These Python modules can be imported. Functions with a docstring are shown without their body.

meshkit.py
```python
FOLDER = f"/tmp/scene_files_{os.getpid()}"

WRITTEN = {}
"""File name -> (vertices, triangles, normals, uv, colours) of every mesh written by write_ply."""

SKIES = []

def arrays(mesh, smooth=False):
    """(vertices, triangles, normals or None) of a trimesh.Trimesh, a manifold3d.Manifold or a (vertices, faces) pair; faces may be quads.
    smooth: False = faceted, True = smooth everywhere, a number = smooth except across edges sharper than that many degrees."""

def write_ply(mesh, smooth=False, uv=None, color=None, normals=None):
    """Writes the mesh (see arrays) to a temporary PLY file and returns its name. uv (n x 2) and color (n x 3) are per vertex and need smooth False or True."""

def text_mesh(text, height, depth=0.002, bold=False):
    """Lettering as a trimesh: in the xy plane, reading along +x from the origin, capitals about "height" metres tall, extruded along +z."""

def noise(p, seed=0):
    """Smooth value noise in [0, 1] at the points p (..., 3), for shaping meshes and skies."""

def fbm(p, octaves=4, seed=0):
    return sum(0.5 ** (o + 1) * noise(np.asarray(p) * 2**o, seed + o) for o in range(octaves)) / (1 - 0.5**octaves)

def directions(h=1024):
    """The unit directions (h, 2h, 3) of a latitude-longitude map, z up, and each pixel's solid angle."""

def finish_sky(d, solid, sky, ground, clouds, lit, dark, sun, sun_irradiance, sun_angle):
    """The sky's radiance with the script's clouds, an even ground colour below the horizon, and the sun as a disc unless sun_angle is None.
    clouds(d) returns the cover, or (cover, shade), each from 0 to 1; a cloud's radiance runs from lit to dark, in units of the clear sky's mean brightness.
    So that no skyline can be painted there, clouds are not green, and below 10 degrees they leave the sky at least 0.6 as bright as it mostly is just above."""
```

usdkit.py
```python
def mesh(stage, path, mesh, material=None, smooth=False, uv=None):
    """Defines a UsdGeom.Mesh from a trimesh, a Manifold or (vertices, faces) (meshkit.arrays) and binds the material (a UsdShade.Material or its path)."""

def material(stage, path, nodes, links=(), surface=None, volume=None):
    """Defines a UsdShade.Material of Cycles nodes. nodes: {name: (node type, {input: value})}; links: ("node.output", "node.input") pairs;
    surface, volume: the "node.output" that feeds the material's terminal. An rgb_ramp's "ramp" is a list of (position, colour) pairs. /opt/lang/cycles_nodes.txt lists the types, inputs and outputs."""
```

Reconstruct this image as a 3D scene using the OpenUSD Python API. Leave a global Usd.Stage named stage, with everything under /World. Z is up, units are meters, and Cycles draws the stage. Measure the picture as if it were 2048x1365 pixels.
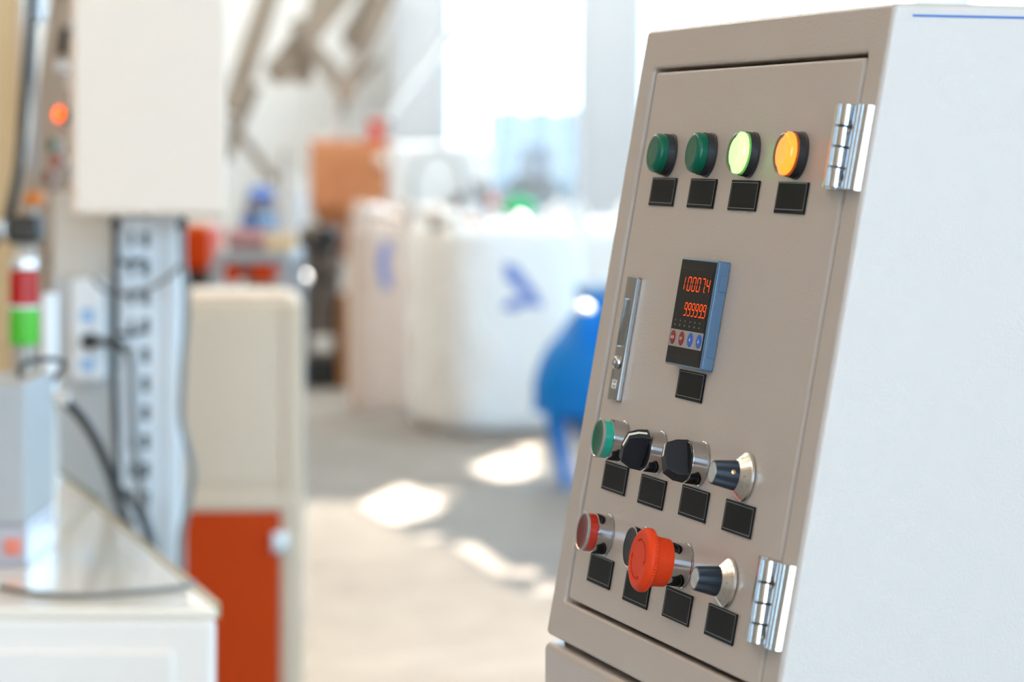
import math, random
import numpy as np, trimesh, usdkit, meshkit
import manifold3d as m3
from manifold3d import Manifold, CrossSection
from shapely.geometry import Polygon, Point, box as sbox
from shapely.ops import unary_union
from pxr import Usd, UsdGeom, UsdLux, UsdShade, Gf, Sdf

random.seed(3); np.random.seed(3)
stage = Usd.Stage.CreateInMemory()
UsdGeom.SetStageUpAxis(stage, 'Z'); UsdGeom.SetStageMetersPerUnit(stage, 1.0)
UsdGeom.Xform.Define(stage, '/World'); UsdGeom.Scope.Define(stage, '/World/Looks')

# ---------------------------------------------------------------- camera, sky, sun, exposure
EYE = np.array([0, 0, 1.45]); FPX = 6050.0
AX = np.array([[.999978135, .0066127759, 0], [.000410858955, -.0621297286, .998067998], [.0066, -.998046175, -.0621310871]])
cam = UsdGeom.Camera.Define(stage, '/World/camera')
cam.CreateHorizontalApertureAttr(36.0); cam.CreateFocalLengthAttr(FPX / 2048 * 36)
cam.CreateFStopAttr(6.8); cam.CreateFocusDistanceAttr(2.02)
cam.CreateClippingRangeAttr(Gf.Vec2f(.05, 500))
R_, U_, B_ = AX[:, 0], -AX[:, 1], -AX[:, 2]
cam.AddTransformOp().Set(Gf.Matrix4d(*R_, 0, *U_, 0, *B_, 0, *EYE, 1))
cam.CreateExposureAttr(0.40)

sky = UsdLux.DomeLight.Define(stage, '/World/sky')
sky.CreateIntensityAttr(2.05); sky.CreateColorAttr(Gf.Vec3f(.46, .73, 1.0))
SUN = np.array([.58, .12, .80]); SUN /= np.linalg.norm(SUN)
sun = UsdLux.DistantLight.Define(stage, '/World/sun')
sun.CreateIntensityAttr(9.0); sun.CreateNormalizeAttr(True); sun.CreateAngleAttr(.6); sun.CreateColorAttr(Gf.Vec3f(1, .94, .85))
for _k, (_lx, _ly) in enumerate(((-3.6, -2.5), (-3.6, 1.0), (-3.6, 4.5), (-3.6, 8.0), (-3.6, 11.5), (-1.2, -2.5), (-1.2, 14.0))):
    lamp = UsdLux.RectLight.Define(stage, f'/World/ceiling_lamp_light_{_k}')       # warm fluorescent battens flush under the roof
    lamp.CreateWidthAttr(.35); lamp.CreateHeightAttr(2.4); lamp.CreateIntensityAttr(11.0); lamp.CreateColorAttr(Gf.Vec3f(1.0, .75, .50))
    lamp.AddTranslateOp().Set(Gf.Vec3d(_lx, _ly, 5.95))
_z = SUN; _x = np.cross([0, 0, 1], _z); _x /= np.linalg.norm(_x); _y = np.cross(_z, _x)
sun.AddTransformOp().Set(Gf.Matrix4d(*_x, 0, *_y, 0, *_z, 0, 0, 0, 20, 1))

# ---------------------------------------------------------------- helpers: places
def at(px, py, Y):
    d = AX @ np.array([(px - 1024) / FPX, (py - 682.5) / FPX, 1.0]); return EYE + d * (Y / d[1])
def ground(px, py):
    d = AX @ np.array([(px - 1024) / FPX, (py - 682.5) / FPX, 1.0]); return EYE + d * (-EYE[2] / d[2])

# ---------------------------------------------------------------- helpers: prims
used = {}
def numbered(path):
    n = used.get(path, -1) + 1; used[path] = n
    return path if n == 0 else f'{path}_{n:03d}'
LOCAL = {}
def thing(name, label, cat, loc=(0, 0, 0), rotz=0.0, group=None, kind=None):
    p = numbered('/World/' + name); x = UsdGeom.Xform.Define(stage, p)
    x.AddTranslateOp().Set(Gf.Vec3d(*map(float, loc)))
    if rotz: x.AddRotateZOp().Set(float(rotz))
    o = x.GetPrim()
    for k, v in (('label', label), ('category', cat), ('group', group), ('kind', kind)):
        if v: o.SetCustomDataByKey(k, v)
    LOCAL[p] = np.array(loc, float) if not rotz else np.zeros(3)
    return p
def part(parent, name, mesh, mat, smooth=35, label=None, kind=None):
    """parent: a path; meshes are given in the world (or, under a turned thing, in its own axes)"""
    top = '/'.join(parent.split('/')[:3])
    v, f, _ = meshkit.arrays(mesh)
    v = v - LOCAL.get(top, np.zeros(3))
    p = numbered(parent + '/' + name)
    m = usdkit.mesh(stage, p, trimesh.Trimesh(v, f, process=False), mat, smooth)
    if label: m.GetPrim().SetCustomDataByKey('label', label)
    if kind: m.GetPrim().SetCustomDataByKey('kind', kind)
    return p
def struct(name, mesh, mat, smooth=False):
    p = numbered('/World/' + name); m = usdkit.mesh(stage, p, mesh, mat, smooth)
    m.GetPrim().SetCustomDataByKey('kind', 'structure'); return p

# ---------------------------------------------------------------- helpers: shapes
cat_ = trimesh.util.concatenate
def tm(man):
    a = man.to_mesh(); return trimesh.Trimesh(a.vert_properties[:, :3], a.tri_verts, process=False)
def man(t):
    t = t.copy(); t.merge_vertices(); return Manifold(m3.Mesh(np.asarray(t.vertices, np.float32), np.asarray(t.faces, np.uint32)))
def hullbox(pts, r, seg=12):
    """rounded convex body whose outside touches the given corner points (inset by r towards the middle)"""
    c = np.mean(pts, 0); out = []
    for p in pts:
        q = p - np.sign(p - c) * r
        out.append(Manifold.sphere(r, seg).translate(tuple(map(float, q))))
    return Manifold.batch_hull(out)
def rbox(lo, hi, r=.004, seg=8):
    lo, hi = np.minimum(lo, hi), np.maximum(lo, hi)
    r = min(r, .45 * float(np.min(hi - lo)))
    return tm(hullbox([np.array([x, y, z]) for x in (lo[0], hi[0]) for y in (lo[1], hi[1]) for z in (lo[2], hi[2])], r, seg))
def pbox(px0, py0, px1, py1, Y, dep, r=.004):
    a, b = at(px0, py1, Y), at(px1, py0, Y)
    return rbox([a[0], Y, a[2]], [b[0], Y + dep, b[2]], r)
def loft(rings, caps=True):
    n = len(rings[0]); v = np.vstack(rings); f = []
    i = np.arange(n); j = (i + 1) % n
    for k in range(len(rings) - 1):
        a, b = k * n, (k + 1) * n
        f += list(np.stack([a + i, a + j, b + j], 1)) + list(np.stack([a + i, b + j, b + i], 1))
    f = list(f)
    if caps:
        v = np.vstack([v, rings[0].mean(0), rings[-1].mean(0)]); c0, c1 = len(v) - 2, len(v) - 1; e = (len(rings) - 1) * n
        f += list(np.stack([j, i, np.full(n, c0)], 1)) + list(np.stack([e + i, e + j, np.full(n, c1)], 1))
    return trimesh.Trimesh(v, np.array(f), process=False)
def lathe(prof, seg=48, mod=None, caps=True):
    """prof: (radius, height) pairs; around +z. mod(angle) scales the radius"""
    a = np.linspace(0, 2 * np.pi, seg, endpoint=False)
    s = np.ones(seg) if mod is None else mod(a)
    rings = [np.stack([r * s * np.cos(a), r * s * np.sin(a), np.full(seg, h)], 1) for r, h in prof]
    return loft(rings, caps)
def rrect(w, h, r, n=6):
    out = []
    for k, (sx, sy) in enumerate(((1, 1), (-1, 1), (-1, -1), (1, -1))):
        a = np.linspace(k * np.pi / 2, (k + 1) * np.pi / 2, n)
        out.append(np.stack([sx * (w / 2 - r) + r * np.cos(a), sy * (h / 2 - r) + r * np.sin(a)], 1))
    return np.vstack(out)
def lift(xy, z): return np.column_stack([xy, np.full(len(xy), z)])
def slab(w, h, t, r=.002, e=.001, z0=0.0):
    """plate in xy, thickness t upward, corner radius r, rounded upper edge e"""
    rings = [lift(rrect(w, h, r), z0), lift(rrect(w, h, r), z0 + t - e)]
    for q in (30, 60, 90):
        d = e * (1 - math.cos(math.radians(q))); rings.append(lift(rrect(w - 2 * d, h - 2 * d, max(r - d, 1e-5)), z0 + t - e + e * math.sin(math.radians(q))))
    return loft(rings)
def spline(pts, n=10):
    p = np.array(pts, float); p = np.vstack([2 * p[0] - p[1], p, 2 * p[-1] - p[-2]]); out = []
    for k in range(1, len(p) - 2):
        for t in np.linspace(0, 1, n, endpoint=False):
            out.append(.5 * (2 * p[k] + (p[k + 1] - p[k - 1]) * t + (2 * p[k - 1] - 5 * p[k] + 4 * p[k + 1] - p[k + 2]) * t ** 2 + (3 * p[k] - p[k - 1] - 3 * p[k + 1] + p[k + 2]) * t ** 3))
    return np.vstack(out + [p[-2]])
def tube(pts, r, seg=10, smooth_n=10):
    c = spline(pts, smooth_n) if smooth_n else np.array(pts, float)
    d = np.gradient(c, axis=0); d /= np.linalg.norm(d, axis=1, keepdims=True)
    up = np.array([.3, .2, 1.0]); a = np.linspace(0, 2 * np.pi, seg, endpoint=False); rings = []
    for p, t in zip(c, d):
        x = np.cross(up, t); x /= np.linalg.norm(x); y = np.cross(t, x); up = y
        rings.append(p + r * (np.outer(np.cos(a), x) + np.outer(np.sin(a), y)))
    return loft(rings)
def beam(a, b, w, d):
    a, b = np.array(a, float), np.array(b, float); L = np.linalg.norm(b - a); z = (b - a) / L
    x = np.cross(z, [0, 1, 0]); x /= np.linalg.norm(x); y = np.cross(z, x)
    m = rbox([-w / 2, -d / 2, 0], [w / 2, d / 2, L], .006); T = np.eye(4); T[:3, :3] = np.stack([x, y, z], 1); T[:3, 3] = a
    m.apply_transform(T); return m
def extrude(poly, t, z0=0.0):
    gs = getattr(poly, 'geoms', [poly])
    m = cat_([trimesh.creation.extrude_polygon(g, t, engine='earcut') for g in gs]); m.apply_translation([0, 0, z0]); return m
def moved(m, *d): m = m.copy(); m.apply_translation(d if len(d) == 3 else d[0]); return m

# ---------------------------------------------------------------- materials
LK = '/World/Looks/'
def plain(name, col, rough=.5, metal=0.0, coat=0.0, bump=None, spec=.5, vary=None, emis=None, trans=0.0, coat_rough=.05):
    """bump: (scale, distance in m, detail); vary: (scale, second colour)"""
    n = {'p': ('principled_bsdf', dict(base_color=col, roughness=rough, metallic=metal, coat_weight=coat, coat_roughness=coat_rough, specular_ior_level=spec, transmission_weight=trans))}
    l = []
    if emis: n['p'][1].update(emission_color=emis[0], emission_strength=emis[1])
    if bump or vary: n['g'] = ('geometry', {})
    if bump:
        n['bn'] = ('noise_texture', dict(scale=bump[0], detail=bump[2], roughness=.55)); n['bu'] = ('bump', dict(strength=1.0, distance=bump[1]))
        l += [('g.position', 'bn.vector'), ('bn.fac', 'bu.height'), ('bu.normal', 'p.normal')]
        if coat: l += [('bu.normal', 'p.coat_normal')]
    if vary:
        n['vn'] = ('noise_texture', dict(scale=vary[0], detail=4.0)); n['vr'] = ('rgb_ramp', {'ramp': [(.35, col), (.65, vary[1])]})
        l += [('g.position', 'vn.vector'), ('vn.fac', 'vr.fac'), ('vr.color', 'p.base_color')]
    return usdkit.material(stage, LK + name, n, l, surface='p.BSDF')
def glow(name, col, s):
    return usdkit.material(stage, LK + name, {'e': ('emission', dict(color=col, strength=s))}, surface='e.emission')
M = {}
M['paint'] = plain('console_paint', (.515, .432, .375), .42, coat=.3, spec=.35, bump=(620, .00028, 2.0), coat_rough=.13)
M['paint_far'] = plain('machine_paint_taupe', (.48, .40, .33), .45)
M['black_plate'] = plain('black_acrylic', (.007, .007, .008), .4, spec=.05)
M['plate_line'] = plain('engraved_line', (.22, .23, .25), .4)
M['chrome'] = plain('chrome', (.52, .52, .54), .07, metal=1.0)
M['chrome_soft'] = plain('polished_steel', (.70, .72, .75), .14, metal=1.0, bump=(420, .00003, 2.0))
M['lock_steel'] = plain('lock_steel', (.34, .31, .29), .1, metal=1.0)
M['alu'] = plain('spun_aluminium', (.84, .82, .79), .22, metal=1.0)
M['steel_dark'] = plain('dark_steel', (.20, .195, .19), .2, metal=1.0)
M['black_rubber'] = plain('black_bezel', (.02, .02, .022), .42)
M['black_gloss'] = plain('black_plastic', (.008, .008, .01), .25)
M['black_matt'] = plain('black_matt_plastic', (.016, .016, .018), .42, spec=.25, bump=(1400, .00008, 1.0))
M['meter_face'] = plain('meter_face', (.006, .005, .005), .3, spec=.08)
M['meter_case'] = plain('meter_case', (.075, .14, .225), .3)
M['meter_strip'] = plain('meter_strip', (.33, .30, .28), .4)
M['key_red'] = plain('key_red', (.28, .02, .012), .4, spec=.2)
M['key_blue'] = plain('key_blue', (.02, .11, .50), .4, spec=.2)
M['key_mark'] = plain('key_mark', (.6, .6, .62), .4)
M['mark_dim'] = plain('dim_print', (.10, .10, .105), .4)
M['digit'] = glow('red_digits', (1.0, .075, .012), 1.25)
M['lens_green_off'] = plain('green_lens', (.0, .105, .055), .28, spec=.35)
M['green_face'] = plain('green_button_face', (.0, .10, .045), .32, spec=.3)
M['green_ring'] = plain('green_button_ring', (.0, .36, .24), .3, coat=.6)
M['red_face'] = plain('red_button_face', (.16, .012, .008), .32, spec=.3)
M['red_ring'] = plain('red_button_ring', (.50, .02, .008), .3, coat=.6)
M['clear_rim'] = plain('clear_rim', (.62, .58, .54), .12, trans=.55, coat=.5)
M['estop'] = plain('emergency_red', (.74, .048, .008), .5, spec=.18, bump=(1100, .00007, 2.0))
M['white_mark'] = plain('white_marker', (.85, .78, .68), .5)
M['knob_navy'] = plain('ribbed_knob', (.008, .011, .018), .3)
M['brass'] = plain('brass', (.75, .52, .25), .25, metal=1.0)
M['tick'] = plain('tick_print', (.05, .05, .05), .5)
M['dark_gap'] = plain('cabinet_inside', (.06, .055, .05), .7)
M['blue_line'] = plain('blue_sealant', (.02, .10, .32), .5)
def lit(name, tint, core, s):
    M[name + '_lens'] = usdkit.material(stage, LK + name + '_lens', {'p': ('principled_bsdf', dict(base_color=tint, roughness=.18, transmission_weight=1.0, ior=1.45, coat_weight=.4))}, surface='p.BSDF')
    M[name + '_core'] = glow(name + '_core', core, s)
lit('lit_green', (.22, .95, .16), (.62, 1.0, .45), 2.6)
lit('lit_orange', (1.0, .13, .008), (1.0, .58, .22), 2.2)
M['far_core'] = glow('bright_orange_core', (1.0, .24, .02), 5.0)
M['cream'] = plain('cream_enclosure', (.81, .635, .50), .45)
M['bench'] = plain('bench_white', (.92, .795, .69), .4)
M['bench_top'] = plain('bench_top', (.97, .83, .67), .14, coat=.3)
M['trim_ochre'] = plain('bench_edge', (.45, .33, .17), .3)
M['trunk'] = plain('grey_trunking', (.54, .53, .51), .4)
M['case'] = plain('case_grey', (.40, .385, .37), .45)
M['post'] = plain('beige_post', (.66, .58, .49), .45)
M['galv'] = plain('galvanised', (.72, .72, .72), .45, metal=.1)
M['white_plastic'] = plain('white_plastic', (.88, .87, .86), .35)
M['socket_blue'] = plain('socket_blue', (.36, .55, .78), .4)
M['cable_black'] = plain('black_cable', (.03, .028, .026), .45)
M['cable_grey'] = plain('grey_cable', (.20, .18, .16), .5)
M['cable_olive'] = plain('olive_cable', (.22, .19, .12), .5)
M['navy'] = plain('navy_plastic', (.015, .02, .045), .4)
M['orange'] = plain('orange_paint', (.62, .05, .0), .6, spec=.15)
M['orange_brown'] = plain('orange_brown_panel', (.36, .14, .025), .5)
M['orange_bright'] = plain('orange_plastic', (.75, .22, .01), .4)
M['beige_cab'] = plain('beige_cabinet', (.76, .56, .385), .45)
M['tan'] = plain('tan_board', (.80, .55, .29), .6)
M['tower_red'] = plain('tower_red', (.42, .006, .005), .15, coat=.25, spec=.3)
M['tower_green'] = plain('tower_green', (.08, .46, .03), .15, coat=.25, spec=.3)
M['silver'] = plain('silver_cap', (.78, .76, .72), .25, metal=.7)
M['lilac'] = plain('lilac_plastic', (.46, .42, .44), .25)
M['bag'] = plain('woven_sack', (.96, .93, .89), .7, bump=(22, .02, 3.0))
M['bag_pink'] = plain('woven_sack_aged', (.74, .60, .51), .75, bump=(22, .02, 3.0))
M['bag_print'] = plain('sack_print', (.20, .28, .62), .7)
M['copper'] = plain('copper_paint', (.52, .17, .055), .38, vary=(5, (.62, .24, .09)))
M['red_paint'] = plain('red_paint', (.62, .05, .02), .4)
M['blue_paint'] = plain('blue_paint', (.0, .21, .66), .5, spec=.25)
M['blue_motor'] = plain('blue_motor', (.02, .10, .36), .4)
M['blue_pale'] = plain('blue_pale', (.16, .30, .52), .45)
M['brown_machine'] = plain('brown_machine', (.075, .055, .045), .5, vary=(9, (.15, .115, .095)))
M['dark_iron'] = plain('dark_iron', (.016, .014, .013), .45)
M['grey_machine'] = plain('grey_machine', (.38, .36, .35), .5)
M['pink'] = plain('pink_film', (.50, .24, .22), .5)
M['green_cloth'] = plain('green_cloth', (.02, .38, .14), .7)
M['coral'] = plain('coral_plastic', (.75, .20, .13), .4)
M['brace'] = plain('rusty_brace', (.30, .235, .175), .6, vary=(3, (.22, .17, .13)))
M['column'] = plain('column_paint', (.55, .555, .56), .55)
M['machine_white'] = plain('machine_white', (.93, .92, .90), .5)
M['hose_grey'] = plain('pale_hose', (.62, .62, .60), .5)
M['pipe_pale'] = plain('pale_pipe', (.44, .44, .43), .45)
M['wall'] = plain('wall_plaster', (.82, .80, .76), .8, vary=(1.2, (.74, .72, .67)))
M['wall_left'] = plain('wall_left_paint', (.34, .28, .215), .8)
M['wall_warm'] = plain('wall_warm', (.82, .68, .52), .8)
M['roof'] = plain('roof_sheet', (.66, .62, .56), .7)
M['frame'] = plain('window_frame', (.70, .72, .74), .5)
M['yard'] = plain('yard_concrete', (.36, .35, .33), .9)
M['fence'] = plain('fence_sheet', (.080, .078, .082), .6)
M['fence_b'] = plain('fence_sheet_pale', (.120, .112, .108), .6)
M['parapet'] = plain('parapet_grey', (.045, .046, .046), .8)
M['floor'] = usdkit.material(stage, LK + 'floor_concrete', {
    'g': ('geometry', {}), 'n1': ('noise_texture', dict(scale=.55, detail=5.0)), 'n2': ('noise_texture', dict(scale=5.0, detail=6.0)),
    'r1': ('rgb_ramp', {'ramp': [(.3, (.205, .172, .143)), (.7, (.275, .24, .205))]}), 'r2': ('rgb_ramp', {'ramp': [(.3, (.82, .82, .82)), (.7, (1.05, 1.05, 1.05))]}),
    'm': ('mix_color', dict(blend_type='multiply', fac=1.0)), 'p': ('principled_bsdf', dict(roughness=.6, specular_ior_level=.18))},
    [('g.position', 'n1.vector'), ('g.position', 'n2.vector'), ('n1.fac', 'r1.fac'), ('n2.fac', 'r2.fac'), ('r1.color', 'm.a'), ('r2.color', 'm.b'), ('m.result', 'p.base_color')], surface='p.BSDF')
def pane(name, tint, refl=True):
    return usdkit.material(stage, LK + name, {'t': ('transparent_bsdf', dict(color=tint)), 'g': ('glossy_bsdf', dict(color=(1, 1, 1), roughness=.02)), 'f': ('fresnel', dict(IOR=1.45)), 'x': ('mix_closure', {})},
                            [('f.fac', 'x.fac'), ('t.BSDF', 'x.closure1'), ('g.BSDF', 'x.closure2')], surface='x.closure')
M['pane'] = pane('window_glass', (.96, .97, .97))
M['opal_far'] = usdkit.material(stage, LK + 'opal_skylight_new', {'t': ('translucent_bsdf', dict(color=(.70, .69, .67)))}, surface='t.BSDF')
M['opal'] = usdkit.material(stage, LK + 'opal_skylight', {'t': ('translucent_bsdf', dict(color=(.26, .255, .24)))}, surface='t.BSDF')
M['dirty_pane'] = pane('dirty_skylight', (.48, .475, .46))

# ================================================================ the hall
XL, XR, YB, YF, ZR = -6.0, 7.0, -5.0, 21.0, 6.0
def wallbox(lo, hi): return trimesh.creation.box(bounds=[lo, hi])
struct('floor', wallbox([XL, YB, -.12], [XR, YF, 0]), M['floor'])
struct('ground_outside', wallbox([-60, -60, -.30], [60, 80, -.12]), M['yard'])
wallL = Polygon([(YB, 0), (YF, 0), (YF, ZR), (YB, ZR)])
def upright(poly, axis, pos, t):
    m = extrude(poly, t)
    T = np.eye(4)
    if axis == 'x': T[:3, :3] = np.array([[0, 0, 1], [1, 0, 0], [0, 1, 0]])      # (y, z) -> wall at x = pos
    else: T[:3, :3] = np.array([[1, 0, 0], [0, 0, 1], [0, 1, 0]]); T[1, 2] = 1   # (x, z) -> wall at y = pos
    m.apply_transform(T); m.apply_translation([pos, 0, 0] if axis == 'x' else [0, pos, 0]); m.fix_normals(); return m
lw = [(.8 + 4 * k, 1.2, 1.3 + 4 * k, 3.6) for k in range(3)]
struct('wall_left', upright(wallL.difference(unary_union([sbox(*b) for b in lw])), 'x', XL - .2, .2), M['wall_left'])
rw = [(-3.5 + 4 * k, .9, .2 + 4 * k, 5.0) for k in range(6)]
struct('wall_right', upright(wallL.difference(unary_union([sbox(*b) for b in rw])), 'x', XR, .2), M['wall'])
struct('wall_front', upright(sbox(XL, 0, XR, ZR).difference(sbox(-.9, -.1, 5.6, 5.2)), 'y', YB - .2, .2), M['wall_warm'])
# far wall: solid left of the first column, windows to its right
WX = lambda px: float(at(px, 300, YF)[0])
WZ = lambda py: float(at(1024, py, YF)[2])
SILL, HEAD = WZ(432), 4.6
wins = [(WX(884), SILL, WX(1168), HEAD), (WX(1272), SILL, WX(1830), HEAD), (WX(1935), SILL, 6.6, HEAD)]
struct('wall_back', upright(sbox(XL, 0, XR, ZR).difference(unary_union([sbox(*b) for b in wins])), 'y', YF, .2), M['wall'])
def window(n, b, axis, pos, mull=(), tran=()):
    x0, z0, x1, z1 = b; fr = [sbox(*b).difference(sbox(x0 + .05, z0 + .05, x1 - .05, z1 - .05))]
    fr += [sbox(q - .018, z0, q + .018, z1) for q in mull] + [sbox(x0, q - .018, x1, q + .018) for q in tran]
    p = struct(f'window_{n}', upright(unary_union(fr), axis, pos + .05, .07), M['frame'])
    c = usdkit.mesh(stage, p + '/pane', upright(sbox(x0 + .04, z0 + .04, x1 - .04, z1 - .04), axis, pos + .08, .004), M['pane'])
window(1, wins[0], 'y', YF, (WX(926),), (WZ(-120),))
window(2, wins[1], 'y', YF, (WX(1550),), (WZ(-120),))
window(3, wins[2], 'y', YF, (4.8,), (WZ(-120),))
for k, b in enumerate(lw): window(10 + k, b, 'x', XL - .2, (), (2.9,))
for k, b in enumerate(rw): window(4 + k, b, 'x', XR, ((b[0] + b[2]) / 2,), (2.6,))

# roof with skylights: each opening lies where the sun's beam to a lit patch of floor crosses the roof
def up_to_roof(p): p = np.array(p, float); return p[:2] + SUN[:2] / SUN[2] * (ZR - p[2])
def floor_poly(pts): return Polygon([up_to_roof(ground(*q)) for q in pts]).buffer(0)
clear = [floor_poly(q) for q in (
    [(722, 1010), (812, 968), (896, 1002), (878, 1024), (792, 1050)],
    [(942, 936), (1020, 906), (1098, 938), (1012, 968)], [(1030, 900), (1082, 882), (1086, 924), (1060, 918)],
    [(914, 1090), (950, 1087), (1032, 1146), (1016, 1160)], [(1034, 1142), (1062, 1134), (1086, 1148), (1050, 1162)], [(1072, 1184), (1112, 1152), (1124, 1200)])]
clear += [Point(up_to_roof(ground(866, 1075))).buffer(.05), Point(up_to_roof(ground(1128, 884))).buffer(.04), Point(up_to_roof(ground(1140, 930))).buffer(.05)]
sparkles = [at(603, 553, 18.2), at(1168, 610, 12.98), at(1040, 436, 15.76)]
clear += [Point(up_to_roof(p)).buffer(.07) for p in sparkles]
strips = [sbox(-5.2, 16.9, 1.9, 20.3), sbox(-5.2, 6.0, -2.6, 14.0)]
clear = unary_union(clear)
haze = floor_poly([(560, 1008), (640, 1004), (722, 1003), (800, 1056), (866, 1082), (910, 1092), (1010, 1166), (1130, 1206), (1240, 1300), (1240, 1440), (540, 1440), (500, 1200)]).difference(clear.buffer(.02))
struct('ceiling', extrude(sbox(XL - .2, YB - .2, XR + .2, YF + .2).difference(unary_union([clear, haze] + strips)), .03, ZR), M['roof'])
sk = usdkit.mesh(stage, '/World/ceiling/skylight_pane', extrude(haze.buffer(.01), .006, ZR + .012), M['dirty_pane'])
for q, mt in zip(strips, ('opal_far', 'opal')): usdkit.mesh(stage, numbered('/World/ceiling/diffusing_pane'), extrude(q.buffer(.01, join_style=2), .006, ZR + .012), M[mt])

# ================================================================ the control cabinet
TILT = math.radians(9.5898); CT, ST = math.cos(TILT), math.sin(TILT); ZC = 1.33893
def pan(m, zc=ZC):
    """panel millimetres (u right, v up, n out of the door) -> cabinet axes in metres"""
    v, f, _ = meshkit.arrays(m); u, w, n = v.T / 1000.0
    return trimesh.Trimesh(np.column_stack([u, w * ST - n * CT, zc + w * CT + n * ST]), f, process=False)
class Panel:
    def __init__(s, path, zc): s.p, s.zc = path, zc
    def add(s, parent, name, m, mat, u=0, v=0, n=0, **k): return part(parent or s.p, name, pan(moved(m, u, v, n), s.zc), M[mat], **k)
def console_body(T, P, u0, u1, v0, v1, hole, paint, back=.36, r=.004):
    zc = P.zc; q = lambda v: (v * ST / 1000, zc + v * CT / 1000)
    (ya, za), (yb, zb) = q(v0), q(v1)
    inner = Polygon([(ya, za), (yb, zb), (back, zb), (back, za)]).buffer(-r, join_style=2)
    body = Manifold.batch_hull([Manifold.sphere(r, 20).translate((x, y, z)) for x in (u0 / 1000 + r, u1 / 1000 - r) for y, z in list(inner.exterior.coords)[:4]])
    hu0, hu1, hv0, hv1 = hole; w, h, e = hu1 - hu0, hv1 - hv0, 2.6; rings = [lift(rrect(w, h, 3), -22.0)]
    for n in np.linspace(-e, 0, 6): d = e - math.sqrt(max(e * e - (n + e) ** 2, 0)); rings.append(lift(rrect(w + 2 * d, h + 2 * d, 3 + d), n))
    rings.append(lift(rrect(w + 2 * e + .6, h + 2 * e + .6, 6), 2.0))
    cut = man(pan(moved(loft(rings), (hu0 + hu1) / 2, (hv0 + hv1) / 2, 0), zc))
    part(T, 'body', tm(body - cut), M[paint], smooth=30)
    return za

def plate(P, u, v, w=51.0, h=20.2, off=(.3, .4)):
    a = P.add(None, 'label_plate', slab(w, h, .9, .5, .25), 'black_plate', u, v)
    ring = sbox(-w / 2 + 1.5, -h / 2 + 1.5, w / 2 - 1.5, h / 2 - 1.3); ring = ring.difference(ring.buffer(-.38, join_style=2))
    P.add(a, 'border_line', extrude(ring, .08, .88), 'plate_line', u + off[0], v + off[1])

def pilot_lamp(P, u, v, lens, core=None, label=None):
    a = P.add(None, 'pilot_lamp', lathe([(15.4, 0), (15.4, .8), (14.9, 1.2), (14.6, 6.0), (10, 6.0)], 64), 'black_rubber', u, v, label=label)
    prof = [(9.0, 5.9), (14.0, 5.9), (14.0, 9.6), (13.8, 10.8), (13.2, 12.0), (12.0, 12.9), (10.6, 13.3), (9.8, 13.45), (9.3, 13.25), (5, 13.35), (.5, 13.4)]
    P.add(a, 'lens', lathe(prof, 64), lens, u, v, smooth=50)
    if core: P.add(a, 'glowing_core', lathe([(10.2, 6.3), (10.4, 6.6), (10.0, 9.0), (8.4, 10.4), (.5, 11.0)], 48), core, u, v, smooth=50)

def chrome_base(P, parent, u, v, h, R=14.4, name='bezel', label=None, mat='chrome'):
    return P.add(parent, name, lathe([(R + .5, 0), (R + .5, .5), (R, .9), (R, h - .8), (R - .1, h - .3), (R - .6, h), (R - 1.3, h), (R - 1.5, h - 1.6)], 72), mat, u, v, smooth=40, label=label)

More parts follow.
